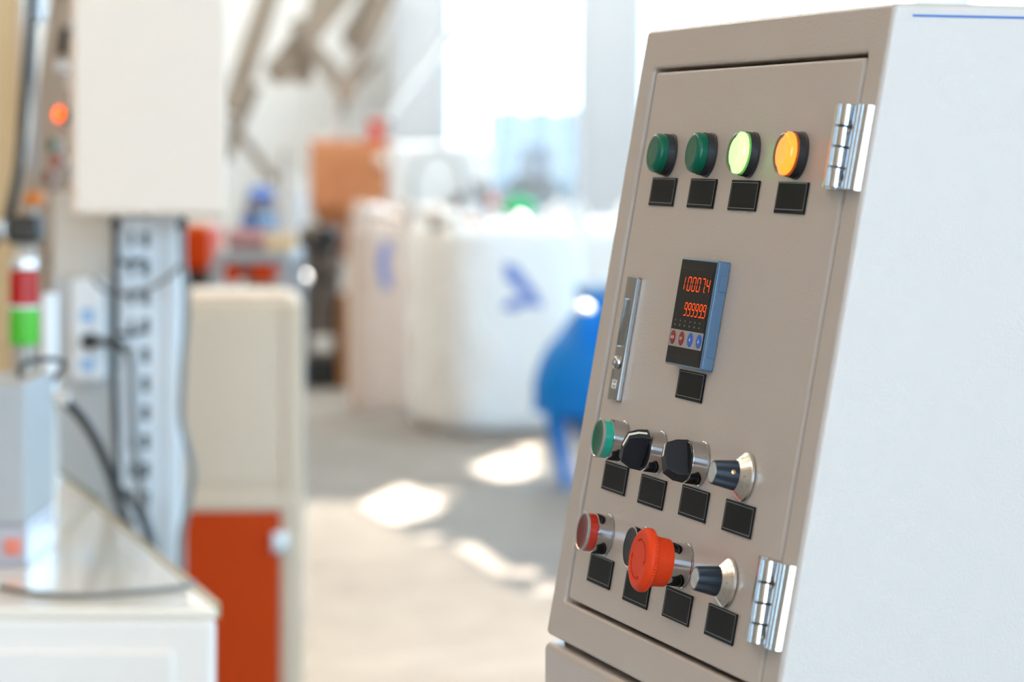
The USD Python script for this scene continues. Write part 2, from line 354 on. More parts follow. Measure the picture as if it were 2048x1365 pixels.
def push_button(P, u, v, ring, face, label, mat='chrome'):
    a = chrome_base(P, None, u, v, 11.2, name='push_button', label=label, mat=mat)
    P.add(a, 'collar', lathe([(12.3, 9.5), (13.5, 9.5), (13.7, 11.4), (13.7, 17.2), (12.3, 17.2), (12.3, 9.5)], 64, caps=False), ring, u, v)
    P.add(a, 'clear_rim', lathe([(12.3, 17.0), (13.9, 17.0), (14.0, 18.2), (13.6, 18.8), (12.9, 18.9), (12.3, 18.3), (12.3, 17.0)], 64, caps=False), 'clear_rim', u, v)
    P.add(a, 'cap', lathe([(12.28, 15.0), (12.28, 18.0), (12.0, 18.3), (11.0, 18.2), (8, 17.5), (4, 17.1), (.3, 17.0)], 64), face, u, v)

def selector(P, u, v, turn, label):
    a = chrome_base(P, None, u, v, 11.2, name='selector_switch', label=label)
    P.add(a, 'dial', lathe([(13.2, 10.8), (13.2, 11.6), (12.7, 12.1), (.3, 12.1)], 56), 'black_gloss', u, v)
    sp = lambda x, y, z: Manifold.sphere(.7, 14).translate((x, y, z))
    g = Manifold.batch_hull([sp(x * sx, y, z) for sx in (-1, 1) for x, y, z in ((5.6, 12.4, 11.5), (5.6, -12.4, 11.5), (4.4, 12.0, 18.5), (3.4, 9.6, 24.6), (3.3, 1, 26.2), (3.4, -9.0, 25.2), (4.4, -12.4, 18.5))])
    R = trimesh.transformations.rotation_matrix(math.radians(turn), [0, 0, 1])
    k = tm(g); k.apply_transform(R); hd = P.add(a, 'handle', k, 'black_matt', u, v, smooth=30)
    sq = lambda x, y, z: Manifold.cube((2.3, .5, .5), True).translate((x, y, z))
    pts = [(0, 13.05, 13.0), (0, 12.65, 18.7), (0, 10.15, 25.05), (0, 1.5, 26.75)]
    w = tm(Manifold.compose([Manifold.batch_hull([sq(*p), sq(*q)]) for p, q in zip(pts, pts[1:])])); w.apply_transform(R)
    P.add(hd, 'pointer_line', w, 'white_mark', u, v, label='white pointer line on the handle')

def dial_knob(P, u, v, label, screw=True):
    sk = [(15.3, .4), (15.6, .6), (15.6, 2.3), (15.1, 2.9), (9.7, 8.0), (9.0, 8.2)]
    a = P.add(None, 'dial_knob', lathe(sk, 96), 'alu', u, v, smooth=25, label=label)
    s = np.array([-5.4, 5.1]); s /= np.linalg.norm(s); nrm = np.array([s[1], -s[0]]); tk = []
    for k in range(50):
        an = 2 * math.pi * k / 50; L = 2.6 if k % 5 == 0 else 1.7
        b = trimesh.creation.box((L, .22, .06)); T = np.eye(4); c, q = math.cos(an), math.sin(an)
        T[:3, 0] = [c * s[0], q * s[0], s[1]]; T[:3, 1] = [-q, c, 0]; T[:3, 2] = np.cross(T[:3, 0], T[:3, 1]); T[:3, 3] = [c * (15.0 + s[0] * (L / 2 + .1)), q * (15.0 + s[0] * (L / 2 + .1)), 2.95 + s[1] * (L / 2 + .1)]
        b.apply_transform(T); tk.append(b)
    P.add(a, 'tick_marks', cat_(tk), 'tick', u, v, kind='stuff')
    for k in range(10):
        an = 2 * math.pi * (k - 7.9) / 10 ; t = meshkit.text_mesh(str(k), 1.7, .06); t.apply_translation([-np.ptp(t.vertices[:, 0]) / 2, 0, 0]); c, q = math.cos(an), math.sin(an)
        T = np.eye(4); T[:3, 0] = [-q, c, 0]; T[:3, 1] = [c * s[0], q * s[0], s[1]]; T[:3, 2] = np.cross(T[:3, 0], T[:3, 1]); d = 3.2
        T[:3, 3] = np.array([c * (15.05 + s[0] * d), q * (15.05 + s[0] * d), 2.95 + s[1] * d]) + T[:3, 2] * .02
        t.apply_transform(T); P.add(a, 'numeral', t, 'tick', u, v)
    seg = 192; rib = lambda an: 1 - .028 * (np.cos(an * 48) > .2)
    kb = P.add(a, 'grip', lathe([(9.6, 8.1), (9.6, 8.6), (7.7, 22.2), (7.5, 22.7), (6.9, 22.8), (.3, 22.8)], seg, rib), 'knob_navy', u, v, smooth=20, label='dark ribbed knob grip')
    P.add(a, 'cap_disc', lathe([(6.4, 22.6), (6.4, 23.0), (6.2, 23.1), (.2, 23.1)], 48), 'alu', u, v, smooth=30)
    if screw:
        b = lathe([(1.5, 0), (1.5, .5), (1.2, .7), (.1, .7)], 20).copy(); b.apply_transform(trimesh.transformations.rotation_matrix(math.pi / 2, [0, 1, 0])); b.apply_translation([8.7, 0, 12.2])
        b.apply_transform(trimesh.transformations.rotation_matrix(math.radians(16), [0, 0, 1])); P.add(a, 'set_screw', b, 'brass', u, v)

def emergency_stop(P, u, v):
    a = chrome_base(P, None, u, v, 13.6, name='emergency_stop', label='red mushroom emergency stop button with turning arrows')
    P.add(a, 'neck', lathe([(13, 13.2), (15.6, 13.2), (15.9, 13.6), (16.9, 25.8), (16.9, 26.2)], 72), 'estop', u, v)
    seg = 192; prof = [(16.5, 25.6), (20.2, 25.8), (21.1, 26.4), (21.2, 28.6), (21.2, 28.9), (20.7, 30.4), (19.6, 31.8), (18.0, 32.7), (16.6, 32.9), (16.2, 32.7), (10, 32.75), (.2, 32.8)]
    a_ = np.linspace(0, 2 * np.pi, seg, endpoint=False); rings = []
    for k, (r, h) in enumerate(prof):
        m = 1 - .020 * (np.cos(a_ * 64) > .1) if 2 <= k <= 3 else 1.0; rings.append(np.column_stack([r * m * np.cos(a_), r * m * np.sin(a_), np.full(seg, h)]))
    head = man(loft(rings)); cut = []
    for s0 in (115, 295):
        an = np.radians(np.linspace(s0, s0 - 115, 24)); arc = np.stack([12.6 * np.cos(an), 12.6 * np.sin(an)], 1)
        e = an[-1]; rad, tan = np.array([math.cos(e), math.sin(e)]), np.array([math.sin(e), -math.cos(e)]); c = arc[-1]
        from shapely.geometry import LineString
        sh = LineString(arc).buffer(.75).union(Polygon([c + rad * 2.0, c - rad * 2.0, c + tan * 3.4])); cut.append(extrude(sh, 2.4, 31.6))
    for c in cut: head = head - man(c)
    P.add(a, 'mushroom_head', tm(head), 'estop', u, v, smooth=30)

def black_button(P, u, v):
    a = chrome_base(P, None, u, v, 9.8, name='push_button', label='flush black button with a chrome ring behind the emergency stop')
    P.add(a, 'cap', lathe([(12.85, 8.0), (12.85, 9.6), (12.3, 10.0), (10, 9.6), (.3, 9.3)], 56), 'black_matt', u, v)

def hinge(P, v0, v1):
    mid = 210.7
    def run(pts, a, b):
        m = extrude(Polygon(pts), b - a); q = m.vertices.copy(); m.vertices = np.column_stack([q[:, 0], q[:, 2] + a, q[:, 1]]); m.fix_normals(); return m
    R = [(mid + 1, 0), (mid + 1, 3.0), (mid + 5, 3.2)] + [(mid + 8 + 8.7 * (1 - math.cos(x)) - .6, 2.2 + 5.4 * math.sin(x)) for x in np.linspace(.12, math.pi - .12, 18)] + [(mid + 25.0, 1.2), (mid + 25.0, 0)]
    Lf = [(2 * mid - x, y * .92) for x, y in R]
    H = v1 - v0
    def drilled(pts, u_, vs):
        b = man(run(pts, v0, v1))
        for q in vs:
            b = b - man(moved(lathe([(2.2, -1), (2.2, 1.6), (4.4, 4.2), (4.8, 12)], 28), u_, q, 0))
        return tm(b)
    a = P.add(None, 'hinge', drilled(R, mid + 9.2, (v0 + .13 * H, v0 + .73 * H)), 'chrome_soft', smooth=25, label='polished steel butt hinge, %s of the door' % ('upper' if v0 > 0 else 'lower'))
    P.add(a, 'leaf', drilled(Lf, mid - 9.2, (v0 + .13 * H, v0 + .66 * H)), 'chrome_soft', smooth=25)
    for k in range(4):
        s = v0 + H * (.245 * k) + .25; e = v0 + H * (.245 * (k + 1)) - .25 if k < 3 else v1
        c = lathe([(5.8, 0), (6.5, .5), (6.5, e - s - .5), (5.8, e - s)], 40); q = c.vertices.copy(); c.vertices = np.column_stack([q[:, 0] + mid, q[:, 2] + s, q[:, 1] + 6.6]); c.fix_normals()
        P.add(a, 'knuckle', c, 'chrome_soft', smooth=40)
    for su, vs in ((mid + 9.2, (.13, .73)), (mid - 9.2, (.13, .66))):
        for q in vs:
            P.add(a, 'screw', lathe([(2.7, 1.2), (2.7, 2.2), (2.2, 2.6), (1.1, 2.7), (1.0, 1.7), (.1, 1.7)], 24), 'steel_dark', su, v0 + q * H)

SEG = {'0': 'abcdef', '1': 'bc', '4': 'fgbc', '7': 'abc', '9': 'abcdfg'}
def digit_mesh(ch, w, h, t):
    segs = {'a': ((0, h), (w, h)), 'g': ((0, h / 2), (w, h / 2)), 'd': ((0, 0), (w, 0)), 'f': ((0, h / 2), (0, h)), 'e': ((0, 0), (0, h / 2)), 'b': ((w, h / 2), (w, h)), 'c': ((w, 0), (w, h / 2))}
    if ch == '1': segs['b'], segs['c'] = ((w * .5, h / 2), (w * .5, h)), ((w * .5, 0), (w * .5, h / 2))
    out = []
    for s in SEG[ch[0]]:
        a, b = map(np.array, segs[s]); d = (b - a) / np.linalg.norm(b - a); n = np.array([-d[1], d[0]]); g = .22
        out.append(Polygon([a + d * g, a + d * (g + t / 2) + n * t / 2, b - d * (g + t / 2) + n * t / 2, b - d * g, b - d * (g + t / 2) - n * t / 2, a + d * (g + t / 2) - n * t / 2]))
    if len(ch) > 1: out.append(sbox(w + 1.0, -t / 2, w + 1.0 + t, t / 2))
    m = extrude(unary_union(out), .12); m.vertices[:, 0] += m.vertices[:, 1] * .10; return m

def meter(P, u, v):
    a = P.add(None, 'panel_meter', slab(72, 73.5, 8.3, 1.6, 1.5), 'meter_case', u, v, smooth=30, label='dark digital panel meter with two rows of red digits')
    P.add(a, 'front_glass', slab(67, 70.5, .5, 1.0, .3, 8.1), 'meter_face', u, v)
    P.add(a, 'window', slab(62, 60, .25, .8, .15, 8.5), 'meter_face', u, v - .5)
    for k, (uo, vo) in enumerate(((36, 22), (36, -22))): P.add(a, 'side_clip', slab(1.0, 11, 5.0, .3, .3), 'meter_case', u + uo, v + vo)
    for row, (txt, u0, pitch, w, h, v0, t) in enumerate(((['1', '0', '0', '0', '7.', '4'], -24.0, 9.15, 5.6, 9.0, 14.6, .85), (['9', '9', '9', '9', '9.', '9'], -13.2, 7.25, 4.6, 8.4, -2.2, .8))):
        for k, c in enumerate(txt): P.add(a, 'digit', digit_mesh(c, w, h, t), 'digit', u + u0 + k * pitch, v + v0, 8.74)
    P.add(a, 'key_strip', slab(64, 11.6, .2, .4, .1, 8.74), 'meter_strip', u, v - 18.2)
    for k, (du, mat) in enumerate(((-25.5, 'key_red'), (-8.4, 'key_red'), (8.8, 'key_blue'), (26.0, 'key_blue'))):
        kk = P.add(a, 'key', lathe([(4.9, 8.9), (4.9, 9.1), (4.5, 9.4), (.3, 9.5)], 32), mat, u + du, v - 18.0, label='red round key' if k < 2 else 'blue round key')
        if k < 2:
            t = meshkit.text_mesh(('MOD', 'RST')[k], 1.9, .1); t.apply_translation([-np.ptp(t.vertices[:, 0]) / 2, -.95, 0])
        else: t = extrude(Polygon([(-1.4, 0), (1.2, 1.5), (1.2, -1.5)] if k == 2 else [(-1.5, -1.2), (1.5, -1.2), (0, 1.4)]), .1)
        P.add(kk, 'key_mark', t, 'key_mark', u + du, v - 18.0, 9.45)
    for k in range(6):
        P.add(a, 'indicator', extrude(sbox(-.8, -.5, .8, .5), .1), 'mark_dim', u - 26.5 + k * 9.6, v - 6.2, 8.74)
        P.add(a, 'indicator_print', extrude(unary_union([sbox(-1.2, -.6, -.5, .6), sbox(-.2, -.6, .4, .6), sbox(.7, -.6, 1.2, .6)]), .06), 'mark_dim', u - 26.5 + k * 9.6, v - 9.3, 8.74)

def door_lock(P, u, v):
    b = man(slab(22, 90, 3.0, 1.2, .7)) - Manifold.cube((15.5, 35, 4), True).translate((-.6, 11.5, 3.4)) 
    a = P.add(None, 'door_lock', tm(b), 'lock_steel', u, v, smooth=25, label='slim chrome flush lock with a pull lever')
    P.add(a, 'lever', tm(Manifold.batch_hull([Manifold.sphere(.35, 10).translate(q) for q in ((-7.6, 28, 1.9), (3.4, 28, 1.9), (-7.6, -5, 2.6), (5.2, -5, 2.6), (-7.6, 28, 1.2), (3.4, 28, 1.2), (-7.6, -5, 1.2), (5.2, -5, 1.2))])), 'steel_dark', u, v)
    kc = P.add(a, 'lock_cylinder', lathe([(5.2, 2.8), (5.2, 3.4), (4.7, 4.9), (3.6, 5.9), (2.0, 6.4), (.2, 6.5)], 36), 'chrome', u - 1, v - 17.5)
    P.add(kc, 'keyhole', extrude(sbox(-.5, -2.2, .5, 2.2), .2, 6.35), 'dark_gap', u - 1, v - 17.5)
    bars = [sbox(-4.6, -3.2, -3.2, 3.2), sbox(3.2, -3.2, 4.6, 3.2), sbox(-3.4, -.7, 3.4, .7), Polygon([(-1.2, 3.4), (1.2, 3.4), (0, 1.2)]), Polygon([(-1.2, -3.4), (1.2, -3.4), (0, -1.2)])]
    P.add(a, 'emblem', extrude(unary_union(bars), .2, 3.0), 'white_plastic', u - .5, v - 33, label='small pale emblem')

YAW = -73.634
CAB = thing('control_cabinet', 'beige-grey steel control cabinet with sloping button panel and red digital meter', 'control cabinet', (.12603, 2.02702, 0), YAW)
P = Panel(CAB, ZC)
za = console_body(CAB, P, -214, 239, -248, 204.5, (-185, 211.3, -218.5, 175.5), 'paint')
door = P.add(None, 'door', slab(385.5, 388.5, 14.6, 3.5, 2.6, -15.0), 'paint', 14.2, -21.3, smooth=30)
ya = -.248 * ST
part(CAB, 'gap_liner', trimesh.creation.box(bounds=[[-.205, ya + .012, za - .012], [.230, .35, za + .006]]), M['dark_gap'])
part(CAB, 'lower_body', rbox([-.2155, ya - .001, .10], [.2395, .36, za - .0045], .006, 16), M['paint'], smooth=30)
part(CAB, 'plinth', rbox([-.20, ya + .03, 0], [.225, .34, .105], .003), M['dark_gap'])
part(CAB, 'seam_line', trimesh.creation.box(bounds=[[.2384, .046, 1.5326], [.23935, .34, 1.5340]]), M['blue_line'], label='thin blue seam line under the top edge')
for u, v in [(-118, 85.4), (-37, 85.4), (43.8, 85.2), (128.3, 85.0), (-116.4, -120.4), (-35.5, -121.4), (48, -119.9), (131, -120), (-114.2, -187), (-32.6, -189), (49.8, -188), (131.5, -187.5)]:
    plate(P, u, v, off=(random.uniform(-.3, .6), random.uniform(-.2, 1.0)))
plate(P, 4.5, -44.8, 50.5, 19.5)
pilot_lamp(P, -118, 111.6, 'lens_green_off', label='unlit dark green pilot lamp at the lock side')
pilot_lamp(P, -37, 112, 'lens_green_off', label='unlit dark green pilot lamp, second in the row')
pilot_lamp(P, 44, 112.2, 'lit_green_lens', 'lit_green_core', label='lit bright green pilot lamp')
pilot_lamp(P, 128, 112, 'lit_orange_lens', 'lit_orange_core', label='lit orange pilot lamp')
meter(P, 3.4, 3.6)
door_lock(P, -144.7, -22.2)
push_button(P, -116, -94, 'green_ring', 'green_face', 'green push button in a chrome collar')
selector(P, -35.5, -94, -26, 'black selector switch turned to the right')
selector(P, 48, -93.2, 31, 'black selector switch turned to the left')
dial_knob(P, 131, -93.4, 'ribbed knob on a silver graduated dial, upper')
push_button(P, -115, -160.9, 'red_ring', 'red_face', 'red push button in a chrome collar')
black_button(P, -35, -160.4)
emergency_stop(P, 49.5, -161)
dial_knob(P, 131.5, -161, 'ribbed knob on a silver graduated dial, lower', screw=False)
hinge(P, 91.0, 142.4); hinge(P, -188.2, -136.6)

# ================================================================ left: bench and what stands on it
BZ = float(at(435, 1218, 3.58)[2])
def prism(pts, z0, z1, r=.006):
    pl = Polygon(pts).buffer(-r, join_style=2)
    return tm(Manifold.batch_hull([Manifold.sphere(r, 16).translate((x, y, z)) for x, y in list(pl.exterior.coords)[:-1] for z in (z0 + r, z1 - r)]))
FR, BR, BL, FL = (-.349, 3.58), (-.775, 5.13), (-2.3, 5.1), (-2.2, 3.53)
T = thing('workbench', 'white steel workbench with glossy top and recessed front panel', 'workbench', (-1.3, 4.3, 0))
part(T, 'body', prism([FR, BR, BL, FL], .0, BZ - .012, .010), M['bench'])
part(T, 'bench_top', prism([FR, BR, BL, FL], BZ - .014, BZ, .005), M['bench_top'], label='glossy cream bench top')
dx, dy = BR[0] - FR[0], BR[1] - FR[1]; L = math.hypot(dx, dy); nx, ny = dy / L, -dx / L
part(T, 'edge_strip', prism([(FR[0] + dx * .03, FR[1] + dy * .03), (BR[0], BR[1]), (BR[0] + nx * .012, BR[1] + ny * .012), (FR[0] + dx * .03 + nx * .012, FR[1] + dy * .03 + ny * .012)], BZ - .02, BZ - .0005, .002), M['trim_ochre'], label='ochre edging along the bench side')
ex, ey = FL[0] - FR[0], FL[1] - FR[1]; L = math.hypot(ex, ey); ex, ey = ex / L, ey / L
def on_front(s, o): return (FR[0] + ex * s, FR[1] + ey * s - o)
part(T, 'front_panel', prism([on_front(.052, -.004), on_front(1.7, -.004), on_front(1.7, .007), on_front(.052, .007)], .12, BZ - .052, .003), M['bench'])
part(T, 'handle', tube([(-1.45, 3.53, .60), (-1.45, 3.50, .60), (-1.25, 3.50, .60), (-1.25, 3.53, .60)], .006, smooth_n=0), M['silver'])
bench_cable = tube([at(0, 1178, 3.72) * [1, 1, 0] + [0, 0, BZ + .004], at(90, 1195, 3.66) * [1, 1, 0] + [0, 0, BZ + .004], at(200, 1196, 3.66) * [1, 1, 0] + [0, 0, BZ + .004], at(345, 1176, 3.72) * [1, 1, 0] + [0, 0, BZ + .004], [-.40, 3.79, BZ + .001]], .0035)

def stand(px0, py0, px1, Y, dep, z0, r=.004):
    a, b = at(px0, py0, Y), at(px1, py0, Y); return rbox([a[0], Y, z0], [b[0], Y + dep, a[2]], r)
T = thing('instrument_case', 'light grey instrument case on lilac plinth, on the bench', 'instrument case', (-.8, 4.0, BZ))
zz = float(at(0, 1052, 3.92)[2]); a, b = at(-230, 768, 3.92), at(51, 768, 3.92)
part(T, 'body', rbox([a[0], 3.92, zz], [b[0], 4.16, a[2]], .006), M['case'])
part(T, 'plinth', rbox([a[0] + .004, 3.925, BZ], [b[0] + .001, 4.15, zz], .004), M['lilac'], label='lilac plastic plinth')
part(T, 'badge', pbox(8, 1078, 42, 1112, 3.9225, .006, .002), M['coral'], label='pale coral badge on the plinth')
part(T, 'cable', tube([(b[0] - .03, 4.05, a[2]), (b[0] - .02, 4.05, a[2] + .02), (b[0] + .02, 4.12, a[2] + .015), at(80, 790, 4.3)], .004), M['cable_black'])

Y = 4.40
T = thing('valve_block', 'dark navy valve block with silver fitting and black hose beside the grey case', 'valve block', (-.69, Y, BZ))
part(T, 'bracket', stand(56, 968, 104, Y, .05, BZ), M['post'], label='beige bracket')
part(T, 'body', pbox(57, 822, 98, 970, Y, .05), M['navy'])
part(T, 'side_plate', pbox(98, 800, 106, 975, Y, .05, .002), M['post'])
part(T, 'fitting', pbox(54, 792, 100, 818, Y - .004, .05, .006), M['silver'], label='silver pipe fitting')
c = at(112, 796, Y + .02); fl = lathe([(.010, 0), (.010, .012), (.008, .014), (.008, .03)], 24); fl.apply_transform(trimesh.transformations.rotation_matrix(math.pi / 2, [0, 1, 0])); part(T, 'nozzle', moved(fl, c - [.012, 0, 0]), M['silver'])
pg = lathe([(.010, 0), (.010, .018), (.006, .022), (.006, .03)], 20); pg.apply_transform(trimesh.transformations.rotation_matrix(-1.2, [1, 0, 0])); part(T, 'plug', moved(pg, at(62, 905, Y - .012)), M['orange_bright'], label='orange plug')
T = thing('rubber_hose', 'thick black rubber hose curving down from the navy valve block', 'hose', at(118, 796, Y)); part(T, 'hose', tube([at(126, 798, Y + .02), at(135, 806, Y + .03), at(165, 840, Y + .10), at(195, 890, Y + .20), at(220, 950, Y + .32), at(240, 1010, Y + .5), at(258, 1060, Y + .62)], .0085, 12), M['cable_black']); part(T, 'ferrule', moved(lathe([(.0105, -.012), (.0105, .012), (.009, .014)], 20).apply_transform(trimesh.transformations.rotation_matrix(math.pi / 2, [0, 1, 0])), at(120, 797, Y + .02)), M['silver'])
T = thing('plug_lead', 'thin olive lead running back from the orange plug', 'cable', at(70, 902, Y)); part(T, 'sheath', tube([at(82, 908, Y - .014), at(100, 930, Y + .05), at(140, 958, Y + .25), at(200, 1000, 4.72)], .004), M['cable_olive'])
T = thing('bench_cable', 'thin grey cable lying across the front of the bench top', 'cable', at(200, 1196, 3.66)); part(T, 'sheath', bench_cable, M['cable_grey'])

Y = 4.62
T = thing('signal_tower', 'red and green signal tower light on a white pole', 'signal light', (at(49, 700, Y)[0], Y, BZ))
cx = float(at(49, 700, Y)[0]); z = lambda py: float(at(49, py, Y)[2])
def stack(name, r, p0, p1, mat, **k): part(T, name, moved(lathe([(r * .93, 0), (r, .002), (r, z(p1) - z(p0) - .002), (r * .93, z(p1) - z(p0))], 40), cx, Y, z(p0)), M[mat], **k)
part(T, 'pole', moved(lathe([(.03, 0), (.03, .006), (.008, .008), (.008, z(768) - BZ), (.0075, z(768) - BZ)], 28), cx, Y, BZ), M['white_plastic'])
stack('base', .0135, 770, 692, 'clear_rim'); stack('green_lens', .0232, 690, 615, 'tower_green', label='green lens'); stack('red_lens', .0226, 612, 541, 'tower_red', label='red lens'); stack('cap', .0215, 539, 515, 'silver', label='silver cap')
part(T, 'collar', moved(lathe([(.0236, 0), (.0236, .004), (.02, .004)], 40), cx, Y, z(616)), M['white_plastic'])
Y = 4.95
T = thing('stop_block', 'slim white stop block standing behind the signal light', 'block', (at(95, 700, Y)[0], Y, BZ))
part(T, 'body', stand(83, 588, 109, Y, .04, BZ), M['white_plastic'])
part(T, 'foot', rbox([float(at(78, 588, Y)[0]), Y - .012, BZ], [float(at(112, 588, Y)[0]), Y + .05, BZ + .012], .002), M['white_plastic'])

# ================================================================ left: post, trunking, slotted strut, enclosure, power strip
Y = 5.36
T = thing('support_post', 'beige square steel post with grey cable trunking', 'post', (at(170, 700, Y)[0], Y, 0))
a, b = at(104, 0, Y), at(235, 0, Y)
part(T, 'post', rbox([a[0], Y, .012], [b[0], Y + .09, float(at(120, 384, Y)[2])], .005), M['post'])
part(T, 'base_plate', rbox([a[0] - .03, Y - .012, 0], [b[0] + .004, Y + .12, .014], .003), M['post'])
part(T, 'trunking', rbox([float(at(108, 0, Y)[0]), Y - .035, .10], [float(at(233, 0, Y)[0]), Y, float(at(170, 556, Y)[2])], .004), M['trunk'], label='grey trunking cover')
part(T, 'trunking_foot', rbox([float(at(106, 0, Y)[0]), Y - .038, .06], [float(at(234, 0, Y)[0]), Y, .11], .003), M['trunk'])
Ys = 5.26
T = thing('slotted_strut', 'galvanised upright strut with two columns of slots', 'strut', (at(298, 700, Ys)[0], Ys, 0))
x0, x1 = float(at(236, 0, Ys)[0]), float(at(336, 0, Ys)[0]); x2 = float(at(360, 0, Ys)[0])
sl = []; z = .12
while z < 2.2:
    for px, hw in ((262, .0042), (290, .0062)):
        c = float(at(px, 0, Ys)[0]); sl.append(sbox(c - hw, z, c + hw, z + .028))
    z += .0505
pl = sbox(x0, 0, x1, 2.32).difference(unary_union(sl))
part(T, 'web', upright(pl, 'y', Ys, .003), M['galv'])
part(T, 'flange', rbox([x1 - .001, Ys - .012, 0], [x2, Ys + .03, 2.32], .002), M['galv'])
part(T, 'flange', rbox([x0, Ys, 0], [x0 + .004, Ys + .035, 2.32], .001), M['galv'])
part(T, 'foot_plate', rbox([x0 + .002, Ys - .04, 0], [x2 + .03, Ys + .04, .008], .002), M['galv'])
part(T, 'back_cover', rbox([x0 + .004, Ys + .030, 0], [x1, Ys + .033, 2.3], .001), M['dark_iron'], label='dark channel behind the slots')
Y = 5.08
T = thing('wall_enclosure', 'large cream electrical enclosure mounted high on the strut', 'electrical enclosure', (at(300, 200, Y)[0], Y, at(300, 430, Y)[2]))
ET = trimesh.transformations.rotation_matrix(math.radians(6.8), [0, 0, 1], [float(at(453, 200, Y)[0]), Y, 0])
def eturn(*a): m = pbox(*a); m.apply_transform(ET); return m
part(T, 'door', eturn(150, -48, 453, 428, Y, .02, .006), M['cream'])
part(T, 'body', eturn(147, -44, 450, 430, Y + .021, .145, .004), M['cream'])
part(T, 'hinge', eturn(146, 40, 151, 70, Y + .005, .02, .002), M['silver']); part(T, 'hinge', eturn(146, 330, 151, 360, Y + .005, .02, .002), M['silver'])
for px in (232, 365): part(T, 'cable_gland', moved(lathe([(.010, 0), (.010, .012), (.007, .014), (.007, .02)], 20), at(px, 436, Y + .08) - [0, 0, .018]), M['cable_black'])
Y = 5.325 - .036
T = thing('power_strip', 'white power strip with three blue sockets on grey trunking', 'power strip', (at(173, 760, Y)[0], Y, at(173, 764, Y)[2]))
part(T, 'body', pbox(141, 558, 207, 764, Y, .034, .010), M['white_plastic'])
for py in (632, 682, 730): part(T, 'socket', pbox(160, py - 14, 189, py + 14, Y - .002, .006, .002), M['socket_blue'], label='pale blue socket')
T = thing('power_plug', 'black plug with cable in the middle socket', 'plug', (at(180, 682, Y)[0], Y - .03, at(180, 690, Y)[2]))
g = lathe([(.010, 0), (.0145, .004), (.0145, .026), (.010, .034), (.006, .036)], 24); g.apply_transform(trimesh.transformations.rotation_matrix(math.pi / 2, [1, 0, 0]))
part(T, 'body', moved(g, at(182, 682, Y - .002)), M['cable_black'])
part(T, 'sleeve', tube([at(184, 682, Y - .036), at(204, 684, Y - .045), at(234, 688, Y - .05), at(250, 698, Y - .05)], .0075), M['cable_black'])
part(T, 'cable', tube([at(246, 694, Y - .05), at(262, 720, Y - .05), at(264, 800, Y - .05), at(268, 880, Y - .05), at(278, 960, Y - .06), at(296, 1050, Y - .06), at(310, 1110, Y - .06), at(316, 1300, Y - .06)], .0065), M['cable_grey'])
def cable(label, pts, r, mat): 
    q = np.array(pts); T = thing('hanging_cable', label, 'cable', q[:, :].min(0)); part(T, 'sheath', tube(pts, r), M[mat]); return T
Y = 5.16
cable('black cable dropping from the left gland of the cream enclosure', [at(232, 434, Y), at(231, 520, Y), at(230, 640, Y), at(229, 760, Y), at(234, 900, Y), at(238, 1000, Y), at(246, 1120, Y), at(250, 1300, Y)], .0060, 'cable_black')
cable('grey-brown cable dropping from the right gland of the cream enclosure', [at(365, 434, Y), at(366, 520, Y), at(374, 600, Y), at(366, 740, Y), at(364, 840, Y), at(386, 940, Y), at(374, 1020, Y), at(362, 1100, Y), at(366, 1300, Y)], .0062, 'cable_grey')
cable('thin cable swagged across the slotted strut', [at(186, 556, Y), at(206, 578, Y), at(236, 588, Y), at(290, 580, Y), at(335, 556, Y), at(362, 530, Y)], .0042, 'cable_grey')
cable('dark cable bundle low on the slotted strut', [at(240, 980, Y - .01), at(262, 1000, Y - .02), at(284, 1040, Y - .02), at(300, 1090, Y - .02), at(306, 1300, Y - .02)], .0080, 'cable_black')
for k, py in enumerate((522, 585, 665)):
    T = thing('cable_tie', f'small black cable tie on the strut, {("top", "middle", "lowest")[k]} of three', 'cable tie', at(270, py, Ys)); part(T, 'strap', tube([at(240, py + 2, Ys - .006), at(262, py + 5, Ys - .008), at(290, py - 4, Ys - .006)], .0035), M['cable_black'])
    part(T, 'knot', moved(lathe([(.005, 0), (.006, .003), (.006, .008), (.003, .01)], 14), at(262, py + 6, Ys - .012)), M['cable_black'])

# ================================================================ far left: second console, tan board, cables
Y2 = 6.3; o2 = at(108, 205, Y2)
T = thing('control_console', 'taupe control console with lit orange button behind the cream enclosure', 'control console', (o2[0], o2[1], 0), -48.0)
P2 = Panel(T, float(o2[2]))
z2 = console_body(T, P2, -75, 190, -330, 250, (-60, 170, -305, 225), 'paint_far', back=.20)
P2.add(None, 'door', slab(223, 523, 15.4, 3, 1.6, -15.0), 'paint_far', 55, -40)
part(T, 'lower_body', rbox([-.075, -.06, .0], [.19, .20, z2 - .004], .006), M['paint_far'])
plate(P2, 5, 128, 36, 60); P2.add(None, 'paper_label', slab(36, 146, .8, 2, .2), 'white_plastic', 55, 104, label='tall white paper label')
pilot_lamp(P2, 36, -26, 'lit_orange_lens', 'far_core', label='lit orange lamp'); pilot_lamp(P2, 72, -28, 'lens_green_off', label='unlit green lamp')
P2.add(None, 'round_knob', lathe([(12, 0), (12, 14), (10, 18), (.3, 19)], 32), 'white_plastic', 22, 73, label='white round knob')
push_button(P2, 40, -92, 'green_ring', 'green_face', 'green push button', 'white_plastic'); push_button(P2, 62, -125, 'red_ring', 'red_ring', 'red push button, upper', 'white_plastic'); push_button(P2, 40, -161, 'red_ring', 'red_face', 'red push button, lower', 'white_plastic')
T = thing('tan_board', 'tan board standing at the far left', 'board', (at(0, 300, 6.9)[0], 6.9, 0))
a = at(36, 0, 6.9); part(T, 'panel', rbox([a[0] - 1.4, 6.9, .0], [a[0], 6.93, 2.4], .004), M['tan'])
